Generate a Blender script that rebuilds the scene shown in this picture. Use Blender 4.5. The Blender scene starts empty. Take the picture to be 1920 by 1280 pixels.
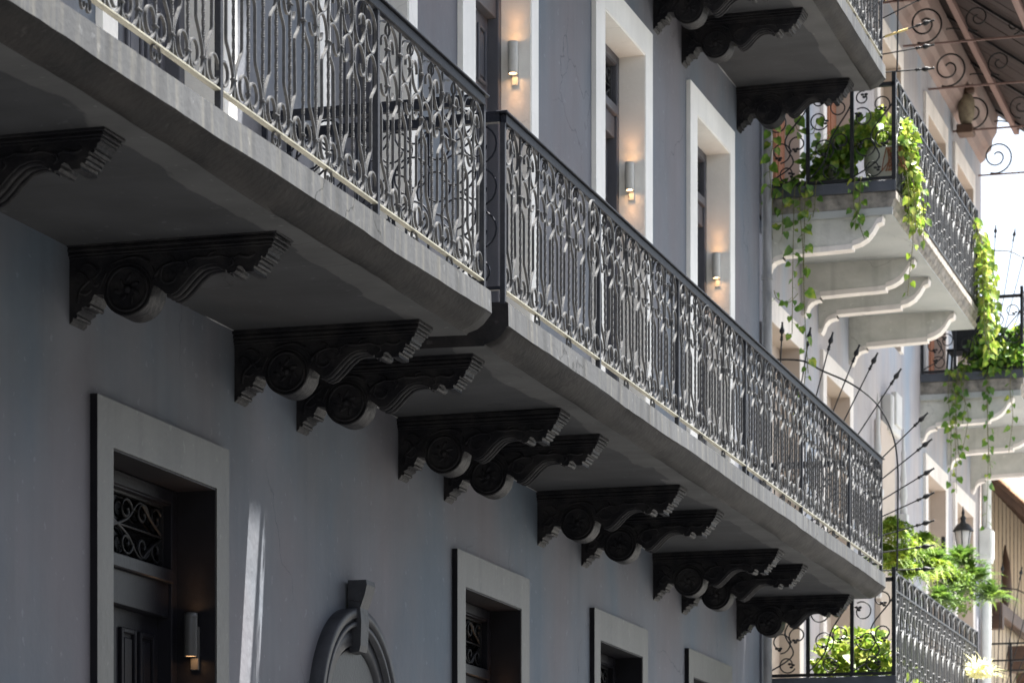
import bpy, math, random
from mathutils import Vector, Matrix
R = math.radians
random.seed(7)
S = bpy.context.scene
COL = S.collection

# ------------------------------------------------------------------ camera
# world: x runs along the facade (away from the camera), -y is the street side, camera at eye height = z 0
cam_d = bpy.data.cameras.new('camera')
cam = bpy.data.objects.new('camera', cam_d); COL.objects.link(cam)
YAW = math.atan(1740 / 5833.9)
cam.location = (0, 0, 0)
cam.rotation_euler = (R(90), 0, R(-90) + YAW)
cam_d.sensor_width = 36.0
cam_d.lens = 36.0 * 5833.9 / 1920
cam_d.shift_y = (1820 - 640) / 1920
cam_d.clip_start = 0.1; cam_d.clip_end = 2000
cam_d.dof.use_dof = True; cam_d.dof.focus_distance = 18.5; cam_d.dof.aperture_fstop = 6.3
S.camera = cam

# ------------------------------------------------------------------ sky and sun
SUN = Vector((.73, -1.0, 4.4)).normalized()
el = math.asin(SUN.z); az = math.atan2(SUN.x, SUN.y)
W = bpy.data.worlds.new("World"); S.world = W; W.use_nodes = True
nt = W.node_tree; nt.nodes.clear()
sky = nt.nodes.new('ShaderNodeTexSky'); sky.sky_type = 'NISHITA'; sky.sun_disc = False
sky.sun_elevation = el; sky.sun_rotation = az
sky.air_density = 1.0; sky.dust_density = 1.5; sky.ozone_density = 0.4
bg = nt.nodes.new('ShaderNodeBackground'); bg.inputs['Strength'].default_value = 0.05
out = nt.nodes.new('ShaderNodeOutputWorld')
hs = nt.nodes.new('ShaderNodeHueSaturation'); hs.inputs['Saturation'].default_value = .5; nt.links.new(sky.outputs[0], hs.inputs['Color']); nt.links.new(hs.outputs[0], bg.inputs[0]); nt.links.new(bg.outputs[0], out.inputs[0])
sd = bpy.data.lights.new('sun', 'SUN'); sd.energy = 5.0; sd.angle = R(0.5); sd.color = (1, 0.965, 0.9)
so = bpy.data.objects.new('sun', sd); COL.objects.link(so); so.location = (10, -20, 40)
so.rotation_euler = SUN.to_track_quat('Z', 'Y').to_euler()
S.view_settings.view_transform = 'Standard'; S.view_settings.look = 'None'
S.view_settings.gamma = 1; S.view_settings.use_curve_mapping = False
S.view_settings.exposure = 2.85
S.render.engine = 'CYCLES'

# ------------------------------------------------------------------ materials
MATS = {}
def wear(m, crack=.6, scuff=1.35, drip=0, cs=.8, streak_x=7):
    """hairline cracks, pale scuffs and (optional) water runs multiplied into the paint colour"""
    n = m.node_tree; L = n.links; p = n.nodes['Principled BSDF']; src = p.inputs['Base Color'].links[0].from_socket
    tc = n.nodes.new('ShaderNodeTexCoord')
    def noise(sc, st=(1, 1, 1), det=3):
        mp = n.nodes.new('ShaderNodeMapping'); mp.inputs['Scale'].default_value = st; mp.inputs['Location'].default_value = (3.3, 1.7, sc)
        q = n.nodes.new('ShaderNodeTexNoise'); q.inputs['Scale'].default_value = sc; q.inputs['Detail'].default_value = det
        L.new(tc.outputs['Object'], mp.inputs[0]); L.new(mp.outputs[0], q.inputs[0]); return q
    def mrange(sock, a, b, c, d):
        r = n.nodes.new('ShaderNodeMapRange'); r.inputs[1].default_value = a; r.inputs[2].default_value = b; r.inputs[3].default_value = c; r.inputs[4].default_value = d
        L.new(sock, r.inputs[0]); return r.outputs[0]
    def mul(c_, f):
        x = n.nodes.new('ShaderNodeMix'); x.data_type = 'RGBA'; x.blend_type = 'MULTIPLY'; x.inputs[0].default_value = 1
        L.new(c_, x.inputs[6]); L.new(f, x.inputs[7]); return x.outputs[2]
    w = noise(3, det=6); ad = n.nodes.new('ShaderNodeVectorMath'); ad.operation = 'MULTIPLY_ADD'; ad.inputs[1].default_value = (.5, .5, .5)
    L.new(w.outputs[1], ad.inputs[0]); L.new(tc.outputs['Object'], ad.inputs[2])
    v = n.nodes.new('ShaderNodeTexVoronoi'); v.feature = 'DISTANCE_TO_EDGE'; v.inputs['Scale'].default_value = cs; L.new(ad.outputs[0], v.inputs[0])
    line = mrange(v.outputs[0], .002, .006, crack, 1)
    msk = mrange(noise(.7, det=2).outputs[0], .50, .60, 0, 1)
    mx = n.nodes.new('ShaderNodeMix'); mx.data_type = 'FLOAT'; mx.inputs[2].default_value = 1; L.new(msk, mx.inputs[0]); L.new(line, mx.inputs[3])
    c = mul(src, mx.outputs[0])
    c = mul(c, mrange(noise(16, det=8).outputs[0], .66, .70, 1, scuff))
    c = mul(c, mrange(noise(1.3, (1, 1, 1), 9).outputs[0], .35, .7, 1.06, .90))
    if drip: c = mul(c, mrange(noise(streak_x, (1, 1, .07), 5).outputs[0], .52, .72, 1, drip))
    L.new(c, p.inputs['Base Color'])
def mat(name, col, rough=.8, col2=None, scale=2.0, bump=0, bscale=60, metal=0, spec=.5, stretch=(1, 1, 1), lo=.35, hi=.65, col3=None, trans=0, emit=None, estr=0, coat=0, detail=5):
    m = bpy.data.materials.new(name); m.use_nodes = True; MATS[name] = m
    n = m.node_tree; L = n.links; p = n.nodes['Principled BSDF']
    p.inputs['Roughness'].default_value = rough; p.inputs['Metallic'].default_value = metal
    p.inputs['Specular IOR Level'].default_value = spec
    p.inputs['Base Color'].default_value = (*col, 1)
    tc = n.nodes.new('ShaderNodeTexCoord')
    mp = n.nodes.new('ShaderNodeMapping'); mp.inputs['Scale'].default_value = stretch
    geo = n.nodes.new('ShaderNodeNewGeometry'); SRC = geo.outputs['Position'] if name in ('bracket_black', 'iron', 'cream_trim', 'dark_trim', 'plaster_green', 'plaster_white', 'post_paint') else tc.outputs['Object']
    L.new(SRC, mp.inputs[0])
    last = None
    if col2 is not None:
        no = n.nodes.new('ShaderNodeTexNoise'); no.inputs['Scale'].default_value = scale; no.inputs['Detail'].default_value = detail
        no.inputs['Roughness'].default_value = .6
        L.new(mp.outputs[0], no.inputs[0])
        r = n.nodes.new('ShaderNodeValToRGB'); r.color_ramp.elements[0].position = lo; r.color_ramp.elements[1].position = hi
        r.color_ramp.elements[0].color = (*col, 1); r.color_ramp.elements[1].color = (*col2, 1)
        if col3 is not None:
            e = r.color_ramp.elements.new((lo + hi) / 2); e.color = (*col3, 1)
        L.new(no.outputs[0], r.inputs[0]); L.new(r.outputs[0], p.inputs['Base Color']); last = r
    if bump:
        nb = n.nodes.new('ShaderNodeTexNoise'); nb.inputs['Scale'].default_value = bscale; nb.inputs['Detail'].default_value = 6
        L.new(SRC, nb.inputs[0])
        b = n.nodes.new('ShaderNodeBump'); b.inputs['Strength'].default_value = bump; b.inputs['Distance'].default_value = .01
        L.new(nb.outputs[0], b.inputs['Height']); L.new(b.outputs[0], p.inputs['Normal'])
    if emit:
        p.inputs['Emission Color'].default_value = (*emit, 1); p.inputs['Emission Strength'].default_value = estr
    if trans:
        t = n.nodes.new('ShaderNodeBsdfTranslucent'); mx = n.nodes.new('ShaderNodeMixShader'); mx.inputs[0].default_value = trans
        if last is not None:
            L.new(last.outputs[0], t.inputs[0])
        else: t.inputs[0].default_value = (*col, 1)
        L.new(p.outputs[0], mx.inputs[1]); L.new(t.outputs[0], mx.inputs[2])
        L.new(mx.outputs[0], n.nodes['Material Output'].inputs[0])
    return m

def wall_paint(name, base, blue, mauve, streak=.12, rough=.75):
    """old painted plaster: broad patches of slightly different paint, vertical brush marks, trowel bumps"""
    m = bpy.data.materials.new(name); m.use_nodes = True; MATS[name] = m
    n = m.node_tree; L = n.links; p = n.nodes['Principled BSDF']; p.inputs['Roughness'].default_value = rough; p.inputs['Specular IOR Level'].default_value = .2
    tc = n.nodes.new('ShaderNodeTexCoord')
    def noise(sc, st, det=4):
        mp = n.nodes.new('ShaderNodeMapping'); mp.inputs['Scale'].default_value = st
        no = n.nodes.new('ShaderNodeTexNoise'); no.inputs['Scale'].default_value = sc; no.inputs['Detail'].default_value = det
        L.new(tc.outputs['Object'], mp.inputs[0]); L.new(mp.outputs[0], no.inputs[0]); return no
    a = noise(.9, (1, 1, .5)); r = n.nodes.new('ShaderNodeValToRGB')
    r.color_ramp.elements[0].position = .36; r.color_ramp.elements[1].position = .64
    r.color_ramp.elements[0].color = (*blue, 1); r.color_ramp.elements[1].color = (*mauve, 1)
    e = r.color_ramp.elements.new(.5); e.color = (*base, 1)
    L.new(a.outputs[0], r.inputs[0])
    b = noise(9, (1, 1, .06), 6)
    mr = n.nodes.new('ShaderNodeMapRange'); mr.inputs[1].default_value = .3; mr.inputs[2].default_value = .7
    mr.inputs[3].default_value = 1 - streak; mr.inputs[4].default_value = 1 + streak
    L.new(b.outputs[0], mr.inputs[0])
    mx = n.nodes.new('ShaderNodeMix'); mx.data_type = 'RGBA'; mx.blend_type = 'MULTIPLY'; mx.inputs[0].default_value = 1
    L.new(r.outputs[0], mx.inputs[6]); L.new(mr.outputs[0], mx.inputs[7]); L.new(mx.outputs[2], p.inputs['Base Color'])
    c = noise(14, (1, 1, 1), 8); d = noise(1.6, (1, 1, 1), 2)
    ad = n.nodes.new('ShaderNodeMath'); ad.operation = 'MULTIPLY_ADD'; ad.inputs[1].default_value = 4
    L.new(d.outputs[0], ad.inputs[0]); L.new(c.outputs[0], ad.inputs[2])
    bp = n.nodes.new('ShaderNodeBump'); bp.inputs['Strength'].default_value = .35; bp.inputs['Distance'].default_value = .012
    L.new(ad.outputs[0], bp.inputs['Height']); L.new(bp.outputs[0], p.inputs['Normal'])
    return m

def edge_soffit(name, c_in, c_edge, y_edge):
    """soffit paint that stops in a ragged edge a hand's width before the slab edge"""
    m = bpy.data.materials.new(name); m.use_nodes = True; MATS[name] = m
    n = m.node_tree; L = n.links; p = n.nodes['Principled BSDF']; p.inputs['Roughness'].default_value = .85; p.inputs['Specular IOR Level'].default_value = .15
    tc = n.nodes.new('ShaderNodeTexCoord'); sp = n.nodes.new('ShaderNodeSeparateXYZ'); L.new(tc.outputs['Object'], sp.inputs[0])
    no = n.nodes.new('ShaderNodeTexNoise'); no.inputs['Scale'].default_value = 1.7; no.inputs['Detail'].default_value = 7
    mp = n.nodes.new('ShaderNodeMapping'); mp.inputs['Scale'].default_value = (.8, 3.5, 1)
    L.new(tc.outputs['Object'], mp.inputs[0]); L.new(mp.outputs[0], no.inputs[0])
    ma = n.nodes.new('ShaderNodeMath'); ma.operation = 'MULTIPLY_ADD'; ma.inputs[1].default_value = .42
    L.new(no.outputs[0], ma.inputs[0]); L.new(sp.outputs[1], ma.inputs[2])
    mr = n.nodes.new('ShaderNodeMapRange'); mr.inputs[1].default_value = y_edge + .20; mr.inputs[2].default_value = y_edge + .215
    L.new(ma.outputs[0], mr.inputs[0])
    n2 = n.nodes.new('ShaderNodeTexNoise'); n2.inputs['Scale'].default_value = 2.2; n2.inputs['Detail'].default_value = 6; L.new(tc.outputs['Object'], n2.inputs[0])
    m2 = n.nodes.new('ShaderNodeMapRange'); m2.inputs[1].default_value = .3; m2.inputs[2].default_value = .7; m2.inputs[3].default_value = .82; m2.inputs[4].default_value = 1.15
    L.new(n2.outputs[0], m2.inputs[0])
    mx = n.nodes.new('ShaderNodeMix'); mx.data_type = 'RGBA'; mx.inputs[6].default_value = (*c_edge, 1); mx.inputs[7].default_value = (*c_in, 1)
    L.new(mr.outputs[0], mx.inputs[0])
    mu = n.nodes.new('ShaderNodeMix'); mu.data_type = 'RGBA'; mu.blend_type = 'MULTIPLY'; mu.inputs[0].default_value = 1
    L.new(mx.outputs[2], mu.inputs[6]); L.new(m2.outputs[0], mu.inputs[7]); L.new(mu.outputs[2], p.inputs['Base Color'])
    nb = n.nodes.new('ShaderNodeTexNoise'); nb.inputs['Scale'].default_value = 5; nb.inputs['Detail'].default_value = 9; L.new(tc.outputs['Object'], nb.inputs[0])
    bp = n.nodes.new('ShaderNodeBump'); bp.inputs['Strength'].default_value = .4; bp.inputs['Distance'].default_value = .012
    L.new(nb.outputs[0], bp.inputs['Height']); L.new(bp.outputs[0], p.inputs['Normal'])
    return m

wall_paint('grey_wall', (.140, .149, .170), (.112, .138, .170), (.152, .147, .163), .025)
wall_paint('lilac_wall', (.36, .35, .37), (.29, .335, .40), (.40, .37, .37), .06)
wall_paint('pink_wall', (.27, .20, .18), (.25, .20, .185), (.285, .205, .18), .04)
wall_paint('cream_wall', (.46, .37, .27), (.44, .37, .28), (.48, .38, .27), .10)
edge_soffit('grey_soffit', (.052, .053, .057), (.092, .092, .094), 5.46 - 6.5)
mat('recess_paint', (.46, .385, .325), .8, (.50, .42, .36), 2, .1, 20)
mat('fascia', (.062, .064, .069), .85, (.115, .112, .104), 5, .18, 30, spec=.2, stretch=(3.0, 1, .22), col3=(.068, .071, .076), lo=.3, hi=.7, detail=9)
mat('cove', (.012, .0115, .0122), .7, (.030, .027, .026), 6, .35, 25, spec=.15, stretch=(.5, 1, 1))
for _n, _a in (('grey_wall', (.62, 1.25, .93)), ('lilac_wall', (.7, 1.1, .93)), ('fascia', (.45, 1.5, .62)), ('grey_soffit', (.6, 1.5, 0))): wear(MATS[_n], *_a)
mat('cream_trim', (.72, .71, .68), .55, (.77, .755, .72), 3, .25, 30)
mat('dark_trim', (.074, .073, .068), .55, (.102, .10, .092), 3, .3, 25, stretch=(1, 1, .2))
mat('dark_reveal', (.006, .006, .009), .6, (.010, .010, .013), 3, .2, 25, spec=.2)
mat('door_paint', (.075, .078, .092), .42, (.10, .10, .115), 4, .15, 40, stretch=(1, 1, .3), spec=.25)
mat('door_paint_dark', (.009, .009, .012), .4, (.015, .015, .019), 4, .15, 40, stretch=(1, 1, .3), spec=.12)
mat('niche_paint', (.030, .032, .038), .5, (.05, .052, .06), 6, .2, 30, spec=.15)
mat('glass_dark', (.004, .004, .005), .08, spec=.6)
mat('iron', (.050, .051, .054), .45, (.080, .080, .082), 30, .25, 120, spec=.16)
mat('iron_light', (.16, .165, .17), .5, (.24, .24, .24), 12, .3, 60, spec=.2)
mat('iron_rail', (.012, .014, .020), .5, (.018, .020, .028), 20, .2, 90, spec=.1)
mat('post_paint', (.024, .026, .032), .55, (.036, .038, .044), 20, .2, 90, spec=.1)
mat('black_iron', (.010, .011, .013), .45, (.02, .02, .022), 20, .2, 80, spec=.3)
mat('bracket_black', (.012, .012, .015), .52, (.042, .040, .040), 7, .6, 35, lo=.42, hi=.80, spec=.12, detail=8)
mat('lamp_shell', (.50, .49, .45), .45, (.55, .54, .50), 20, .1, 80)
mat('lamp_shell_dark', (.06, .06, .06), .4)
mat('lamp_glow', (1, .8, .5), .5, emit=(1, .55, .25), estr=5)
mat('bare_concrete', (.10, .095, .085), .9, (.34, .31, .27), 7, .8, 30, col3=(.23, .21, .185), lo=.3, hi=.65, detail=10)
mat('plaster_green', (.48, .48, .44), .9, (.60, .59, .55), 3, 1.0, 12, stretch=(1, 1, 1.5))
mat('plaster_white', (.72, .67, .63), .8, (.78, .73, .69), 4, .3, 20)
mat('soffit_green', (.36, .375, .37), .85, (.40, .41, .40), 2, .2, 20)
mat('kerb_paint', (.05, .056, .07), .6, (.075, .082, .1), 4, .3, 40)
mat('terracotta', (.36, .15, .08), .6, (.42, .19, .11), 6, .2, 30, stretch=(1, 1, .2))
mat('pot', (.46, .46, .40), .6, (.52, .52, .45), 3, .2, 20)
mat('leaf', (.065, .16, .018), .42, (.44, .48, .07), 9, trans=.45, col3=(.14, .26, .03), lo=.40, hi=.68)
mat('leaf_bright', (.06, .14, .018), .42, (.44, .45, .10), 9, trans=.45, col3=(.19, .28, .03), lo=.36, hi=.64)
mat('leaf_dark', (.03, .085, .014), .45, (.17, .27, .03), 7, trans=.35, col3=(.06, .15, .02), lo=.4, hi=.68)
mat('fern', (.05, .11, .02), .6, (.20, .29, .045), 5, trans=.4, col3=(.10, .18, .03))
mat('fern_bright', (.10, .20, .02), .6, (.38, .42, .05), 5, trans=.45, col3=(.20, .31, .03))
mat('grass_pale', (.62, .60, .30), .6, (.75, .72, .45), 6, trans=.4)
mat('stem', (.10, .12, .03), .7, (.16, .14, .05), 12)
mat('root', (.20, .08, .04), .9, (.28, .12, .06), 30)
mat('roof_wood', (.018, .010, .010), .7, (.042, .025, .023), 3, .4, 30, stretch=(8, .5, 1))
mat('purlin', (.15, .09, .08), .7, (.20, .125, .11), 3, .3, 30, stretch=(.4, 6, 6))
mat('dark_wood', (.06, .032, .022), .6, (.10, .055, .035), 4, .3, 30)
mat('tile', (.40, .22, .13), .85, (.52, .36, .24), 5, .5, 30)
mat('pipe', (.11, .115, .125), .6, (.30, .30, .30), 6, .4, 40, stretch=(1, 1, .25))
mat('white_pipe', (.6, .62, .6), .4, (.7, .72, .7), 5)
mat('spear_silver', (.45, .45, .44), .3, metal=.6)
mat('rust_bar', (.55, .40, .16), .5, (.62, .48, .2), 20)
mat('owl_body', (.20, .16, .11), .7, (.34, .29, .2), 12, .4, 40)
mat('pavement', (.036, .037, .038), .9, (.054, .054, .054), .8, .4, 8)
mat('bounce_paving', (.15, .145, .14), .9, (.19, .185, .175), .8, .4, 8)
mat('opposite_wall', (.22, .21, .20), .85, (.26, .25, .23), 1.5, .3, 20)
mat('lantern_glass', (.5, .5, .48), .3, (.6, .58, .55), 5)
mat('white_plastic', (.50, .50, .50), .6, (.58, .57, .56), 6)
mat('balcony_tile', (.20, .19, .175), .8, (.27, .255, .235), 3, .1, 20)
mat('caulk', (.24, .24, .25), .6, (.4, .4, .4), 20)

for _n, _a in (('dark_trim', (.6, 1.4, .8)), ('cream_trim', (.8, 1.08, .93)), ('niche_paint', (.6, 1.5, .8)), ('plaster_green', (.6, 1.2, .8)), ('plaster_white', (.75, 1.1, .85)), ('soffit_green', (.7, 1.15, 0)), ('cove', (.5, 1.8, 0))): wear(MATS[_n], *_a)
# ------------------------------------------------------------------ mesh building
def thing(name, label, cat, loc=(0, 0, 0), group=None):
    o = bpy.data.objects.new(name, None); COL.objects.link(o); o.location = loc; o.empty_display_size = .1
    o['label'] = label; o['category'] = cat
    if group: o['group'] = group
    o['_r'] = 1
    return o
def root_loc(o):
    while o.parent: o = o.parent
    return Vector(o.location)
class MB:
    def __init__(s): s.v = []; s.f = []; s.m = []; s.sm = []; s.cur = 0; s.smooth = False
    def add(s, vs, fs, sm=None):
        b = len(s.v); s.v += [tuple(v) for v in vs]
        for f in fs:
            s.f.append(tuple(i + b for i in f)); s.m.append(s.cur); s.sm.append(s.smooth if sm is None else sm)
    def box(s, x0, x1, y0, y1, z0, z1, ch=0):
        if x0 > x1: x0, x1 = x1, x0
        if y0 > y1: y0, y1 = y1, y0
        if z0 > z1: z0, z1 = z1, z0
        if ch:
            pts = [(x0 + ch, z0), (x1 - ch, z0), (x1, z0 + ch), (x1, z1 - ch), (x1 - ch, z1), (x0 + ch, z1), (x0, z1 - ch), (x0, z0 + ch)]
            ins = [(x0 + ch, z0 + ch), (x1 - ch, z0 + ch), (x1 - ch, z0 + ch), (x1 - ch, z1 - ch), (x1 - ch, z1 - ch), (x0 + ch, z1 - ch), (x0 + ch, z1 - ch), (x0 + ch, z0 + ch)]
            vs = [(a, y0, b) for a, b in ins] + [(a, y0 + ch, b) for a, b in pts] + [(a, y1 - ch, b) for a, b in pts] + [(a, y1, b) for a, b in ins]
            fs = []
            for k in range(3):
                for i in range(8):
                    j = (i + 1) % 8; fs.append((k * 8 + i, k * 8 + j, k * 8 + 8 + j, k * 8 + 8 + i))
            fs.append((1, 0, 6, 4)); fs.append((24 + 0, 24 + 1, 24 + 3, 24 + 5))
            s.add(vs, fs, False); return
        vs = [(x0, y0, z0), (x1, y0, z0), (x1, y1, z0), (x0, y1, z0), (x0, y0, z1), (x1, y0, z1), (x1, y1, z1), (x0, y1, z1)]
        s.add(vs, [(0, 3, 2, 1), (4, 5, 6, 7), (0, 1, 5, 4), (1, 2, 6, 5), (2, 3, 7, 6), (3, 0, 4, 7)], False)
    def tube(s, pts, r, n=6, cap=True):
        pts = [Vector(p) for p in pts]; rs = r if isinstance(r, (list, tuple)) else [r] * len(pts)
        up = None; rings = []
        for i, p in enumerate(pts):
            a = pts[max(i - 1, 0)]; b = pts[min(i + 1, len(pts) - 1)]
            d = (b - a); d = d.normalized() if d.length > 1e-9 else Vector((0, 0, 1))
            if up is None: up = d.orthogonal().normalized()
            up = (up - d * up.dot(d)); up = up.normalized() if up.length > 1e-6 else d.orthogonal().normalized()
            w = d.cross(up)
            rings.append([p + (up * math.cos(2 * math.pi * k / n) + w * math.sin(2 * math.pi * k / n)) * rs[i] for k in range(n)])
        vs = [q for rg in rings for q in rg]; fs = []
        for i in range(len(pts) - 1):
            for k in range(n):
                j = (k + 1) % n; fs.append((i * n + k, i * n + j, i * n + n + j, i * n + n + k))
        s.add(vs, fs, True)
        if cap: s.add(rings[0], [tuple(range(n))[::-1]], False); s.add(rings[-1], [tuple(range(n))], False)
    def ribbon(s, pts, wy, t, y=0, taper=None):
        """flat bar bent in the xz plane: wy deep in y, t thick"""
        P = [Vector((a, 0, b)) for a, b in pts]; n = len(P); vs = []
        for i in range(n):
            d = (P[min(i + 1, n - 1)] - P[max(i - 1, 0)]).normalized(); nn = Vector((-d.z, 0, d.x))
            h = wy / 2; tt = t / 2
            for sy, sn in ((-1, -1), (1, -1), (1, 1), (-1, 1)):
                q = P[i] + nn * sn * tt; vs.append((q.x, y + sy * h, q.z))
        fs = []
        for i in range(n - 1):
            for k in range(4):
                j = (k + 1) % 4; fs.append((i * 4 + k, i * 4 + j, i * 4 + 4 + j, i * 4 + 4 + k))
        fs += [(3, 2, 1, 0), (n * 4 - 4, n * 4 - 3, n * 4 - 2, n * 4 - 1)]
        s.add(vs, fs, False)
    def lathe(s, prof, c=(0, 0, 0), n=20, axis='z', cap=True):
        c = Vector(c); vs = []
        for r, h in prof:
            for k in range(n):
                a = 2 * math.pi * k / n; u, w = r * math.cos(a), r * math.sin(a)
                vs.append(c + (Vector((u, w, h)) if axis == 'z' else Vector((u, h, w)) if axis == 'y' else Vector((h, u, w))))
        fs = []
        for i in range(len(prof) - 1):
            for k in range(n):
                j = (k + 1) % n; fs.append((i * n + k, i * n + j, i * n + n + j, i * n + n + k))
        s.add(vs, fs, True)
        if cap:
            s.add(vs[:n], [tuple(range(n))[::-1]], False); s.add(vs[-n:], [tuple(range(n))], False)
    def prism(s, poly, a0, a1, axis='x'):
        n = len(poly)
        f = (lambda a, p: (a, p[0], p[1])) if axis == 'x' else (lambda a, p: (p[0], a, p[1])) if axis == 'y' else (lambda a, p: (p[0], p[1], a))
        vs = [f(a0, p) for p in poly] + [f(a1, p) for p in poly]
        fs = [tuple(range(n))[::-1], tuple(range(n, 2 * n))] + [(i, (i + 1) % n, n + (i + 1) % n, n + i) for i in range(n)]
        s.add(vs, fs, False)
    def ball(s, c, r, nu=8, nv=6, sc=(1, 1, 1)):
        c = Vector(c); vs = []; fs = []
        for i in range(nv + 1):
            t = math.pi * i / nv
            for k in range(nu):
                a = 2 * math.pi * k / nu
                vs.append(c + Vector((math.sin(t) * math.cos(a) * r * sc[0], math.sin(t) * math.sin(a) * r * sc[1], math.cos(t) * r * sc[2])))
        for i in range(nv):
            for k in range(nu):
                j = (k + 1) % nu; fs.append((i * nu + k, i * nu + j, i * nu + nu + j, i * nu + nu + k))
        s.add(vs, fs, True)
    def build(s, name, mats, parent=None, label=None, kind=None, cat=None, group=None, shift=None):
        me = bpy.data.meshes.new(name)
        off = root_loc(parent) if parent is not None else Vector((0, 0, 0))
        if shift is not None: off = Vector(shift)
        me.from_pydata([tuple(Vector(v) - off) for v in s.v], [], s.f)
        if not isinstance(mats, (list, tuple)): mats = [mats]
        for mm in mats: me.materials.append(MATS[mm])
        for i, p in enumerate(me.polygons): p.material_index = s.m[i]; p.use_smooth = s.sm[i]
        me.update()
        o = bpy.data.objects.new(name, me); COL.objects.link(o)
        if parent is not None: o.parent = parent
        if shift is not None and parent is None: o.location = shift
        if label: o['label'] = label
        if kind: o['kind'] = kind
        if cat: o['category'] = cat
        if group: o['group'] = group
        return o
def copy_tree(o, parent=None, loc=None):
    c = o.copy(); COL.objects.link(c); c.parent = parent
    if loc is not None: c.location = loc
    for ch in [k for k in bpy.data.objects if k.parent == o]: copy_tree(ch, c)
    return c
def copy_mesh_tree(o, kids, parent, loc):
    c = o.copy(); COL.objects.link(c); c.parent = parent; c.location = loc
    for k in kids:
        d = k.copy(); COL.objects.link(d); d.parent = c
    return c
def smooth_path(pts, k=6):
    P = [Vector(p) if len(p) == 3 else Vector((p[0], p[1], 0)) for p in pts]; out = []
    for i in range(len(P) - 1):
        p0 = P[max(i - 1, 0)]; p1 = P[i]; p2 = P[i + 1]; p3 = P[min(i + 2, len(P) - 1)]
        for j in range(k):
            t = j / k
            out.append(.5 * ((2 * p1) + (p2 - p0) * t + (2 * p0 - 5 * p1 + 4 * p2 - p3) * t * t + (3 * p1 - p0 - 3 * p2 + p3) * t ** 3))
    out.append(P[-1])
    return [tuple(q) if len(pts[0]) == 3 else (q.x, q.y) for q in out]

# ------------------------------------------------------------------ ground
g = MB(); g.box(-400, 600, -400, 6.5, -1.8, -1.6); g.build('street', 'pavement', kind='structure')
g = MB(); g.box(34, 120, -60, 6.49, -1.6, -1.596); g.build('pavement', 'bounce_paving', kind='structure')  # unseen pale patch added to bounce sunlight onto the far house
g = MB(); g.box(-400, 600, 6.5, 400, -1.8, -1.604); g.build('ground', 'pavement', kind='structure')

# ------------------------------------------------------------------ houses across the narrow street (behind the camera)
for k, (xa, xb, hh, lab) in enumerate([(-22, 6, 8.5, 'plain plastered house across the street behind the camera'), (6.1, 26, 10.0, 'taller plastered house across the street to the right of the camera')]):
    o = thing('opposite_house', lab, 'house', (xa, -5.5, -1.6)); mb_ = MB(); mb_.box(xa, xb, -12, -5.5, -1.6, hh, .02); mb_.build('wall', 'opposite_wall', o)
    n_ = int((xb - xa) / 3.2)
    for i_ in range(n_):
        for zz_ in (-1.5, 3.0):
            mb_ = MB(); x_ = xa + 1 + i_ * 3.2; mb_.box(x_, x_ + 1.3, -5.54, -5.49, zz_, zz_ + 2.9, .01); mb_.build('shutter_door', 'door_paint', o)
o = thing('opposite_house', 'unseen plastered block added behind the camera to cut the horizon glow', 'house', (-34, 0, -1.6)); mb_ = MB(); mb_.box(-40, -30, -5.4, 14, -1.6, 9.5, .02); mb_.build('wall', 'opposite_wall', o)  # added block across the street end, keeps low sky light off the ironwork
o = thing('neighbour_house', 'grey plastered neighbour house left of the frame', 'house', (-14, 6.5, -1.6)); mb_ = MB(); mb_.box(-29.9, 1.98, 6.52, 14, -1.6, 12, .02); mb_.build('wall', 'opposite_wall', o)
# ------------------------------------------------------------------ grey building: wall
YW = 6.5; YF = 6.46
def facade(mb, x0, x1, z0, z1, opens, y=YW, th=.4):
    xs = sorted({x0, x1} | {a for o in opens for a in o[:2]}); xs = [x for x in xs if x0 <= x <= x1]
    zs = sorted({z0, z1} | {a for o in opens for a in o[2:4]})
    def hole(x, z): return any(o[0] < x < o[1] and o[2] < z < o[3] for o in opens)
    for i in range(len(xs) - 1):
        for j in range(len(zs) - 1):
            a, b, c, d = xs[i], xs[i + 1], zs[j], zs[j + 1]
            if hole((a + b) / 2, (c + d) / 2): continue
            mb.add([(a, y, c), (b, y, c), (b, y, d), (a, y, d)], [(0, 1, 2, 3)], False)
    for a, b, c, d in opens:
        for q in ([(a, y, c), (a, y + th, c), (a, y + th, d), (a, y, d)], [(b, y, c), (b, y, d), (b, y + th, d), (b, y + th, c)],
                  [(a, y, d), (a, y + th, d), (b, y + th, d), (b, y, d)], [(a, y, c), (b, y, c), (b, y + th, c), (a, y + th, c)]):
            mb.add(q, [(0, 1, 2, 3)], False)
LOW = [(14.575, 15.97, 14.378, 16.15), (20.54, 21.906, 20.354, 22.115), (24.15, 25.53, 23.966, 25.71), (27.40, 28.80, 27.22, 29.0)]
UP = [(14.63, 16.08, 14.443, 16.27), (17.81, 19.304, 17.62, 19.481), (20.773, 22.17, 20.475, 22.357), (24.30, 25.636, 24.015, 25.879), (27.557, 28.93, 27.28, 29.12)]
ZL0, ZL1, ZU0, ZU1 = -1.45, 2.66, 3.86, 7.775
opens = [(a, b, ZL0, ZL1) for a, b, _, _ in LOW] + [(a, b, ZU0, ZU1) for a, b, _, _ in UP]
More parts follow.
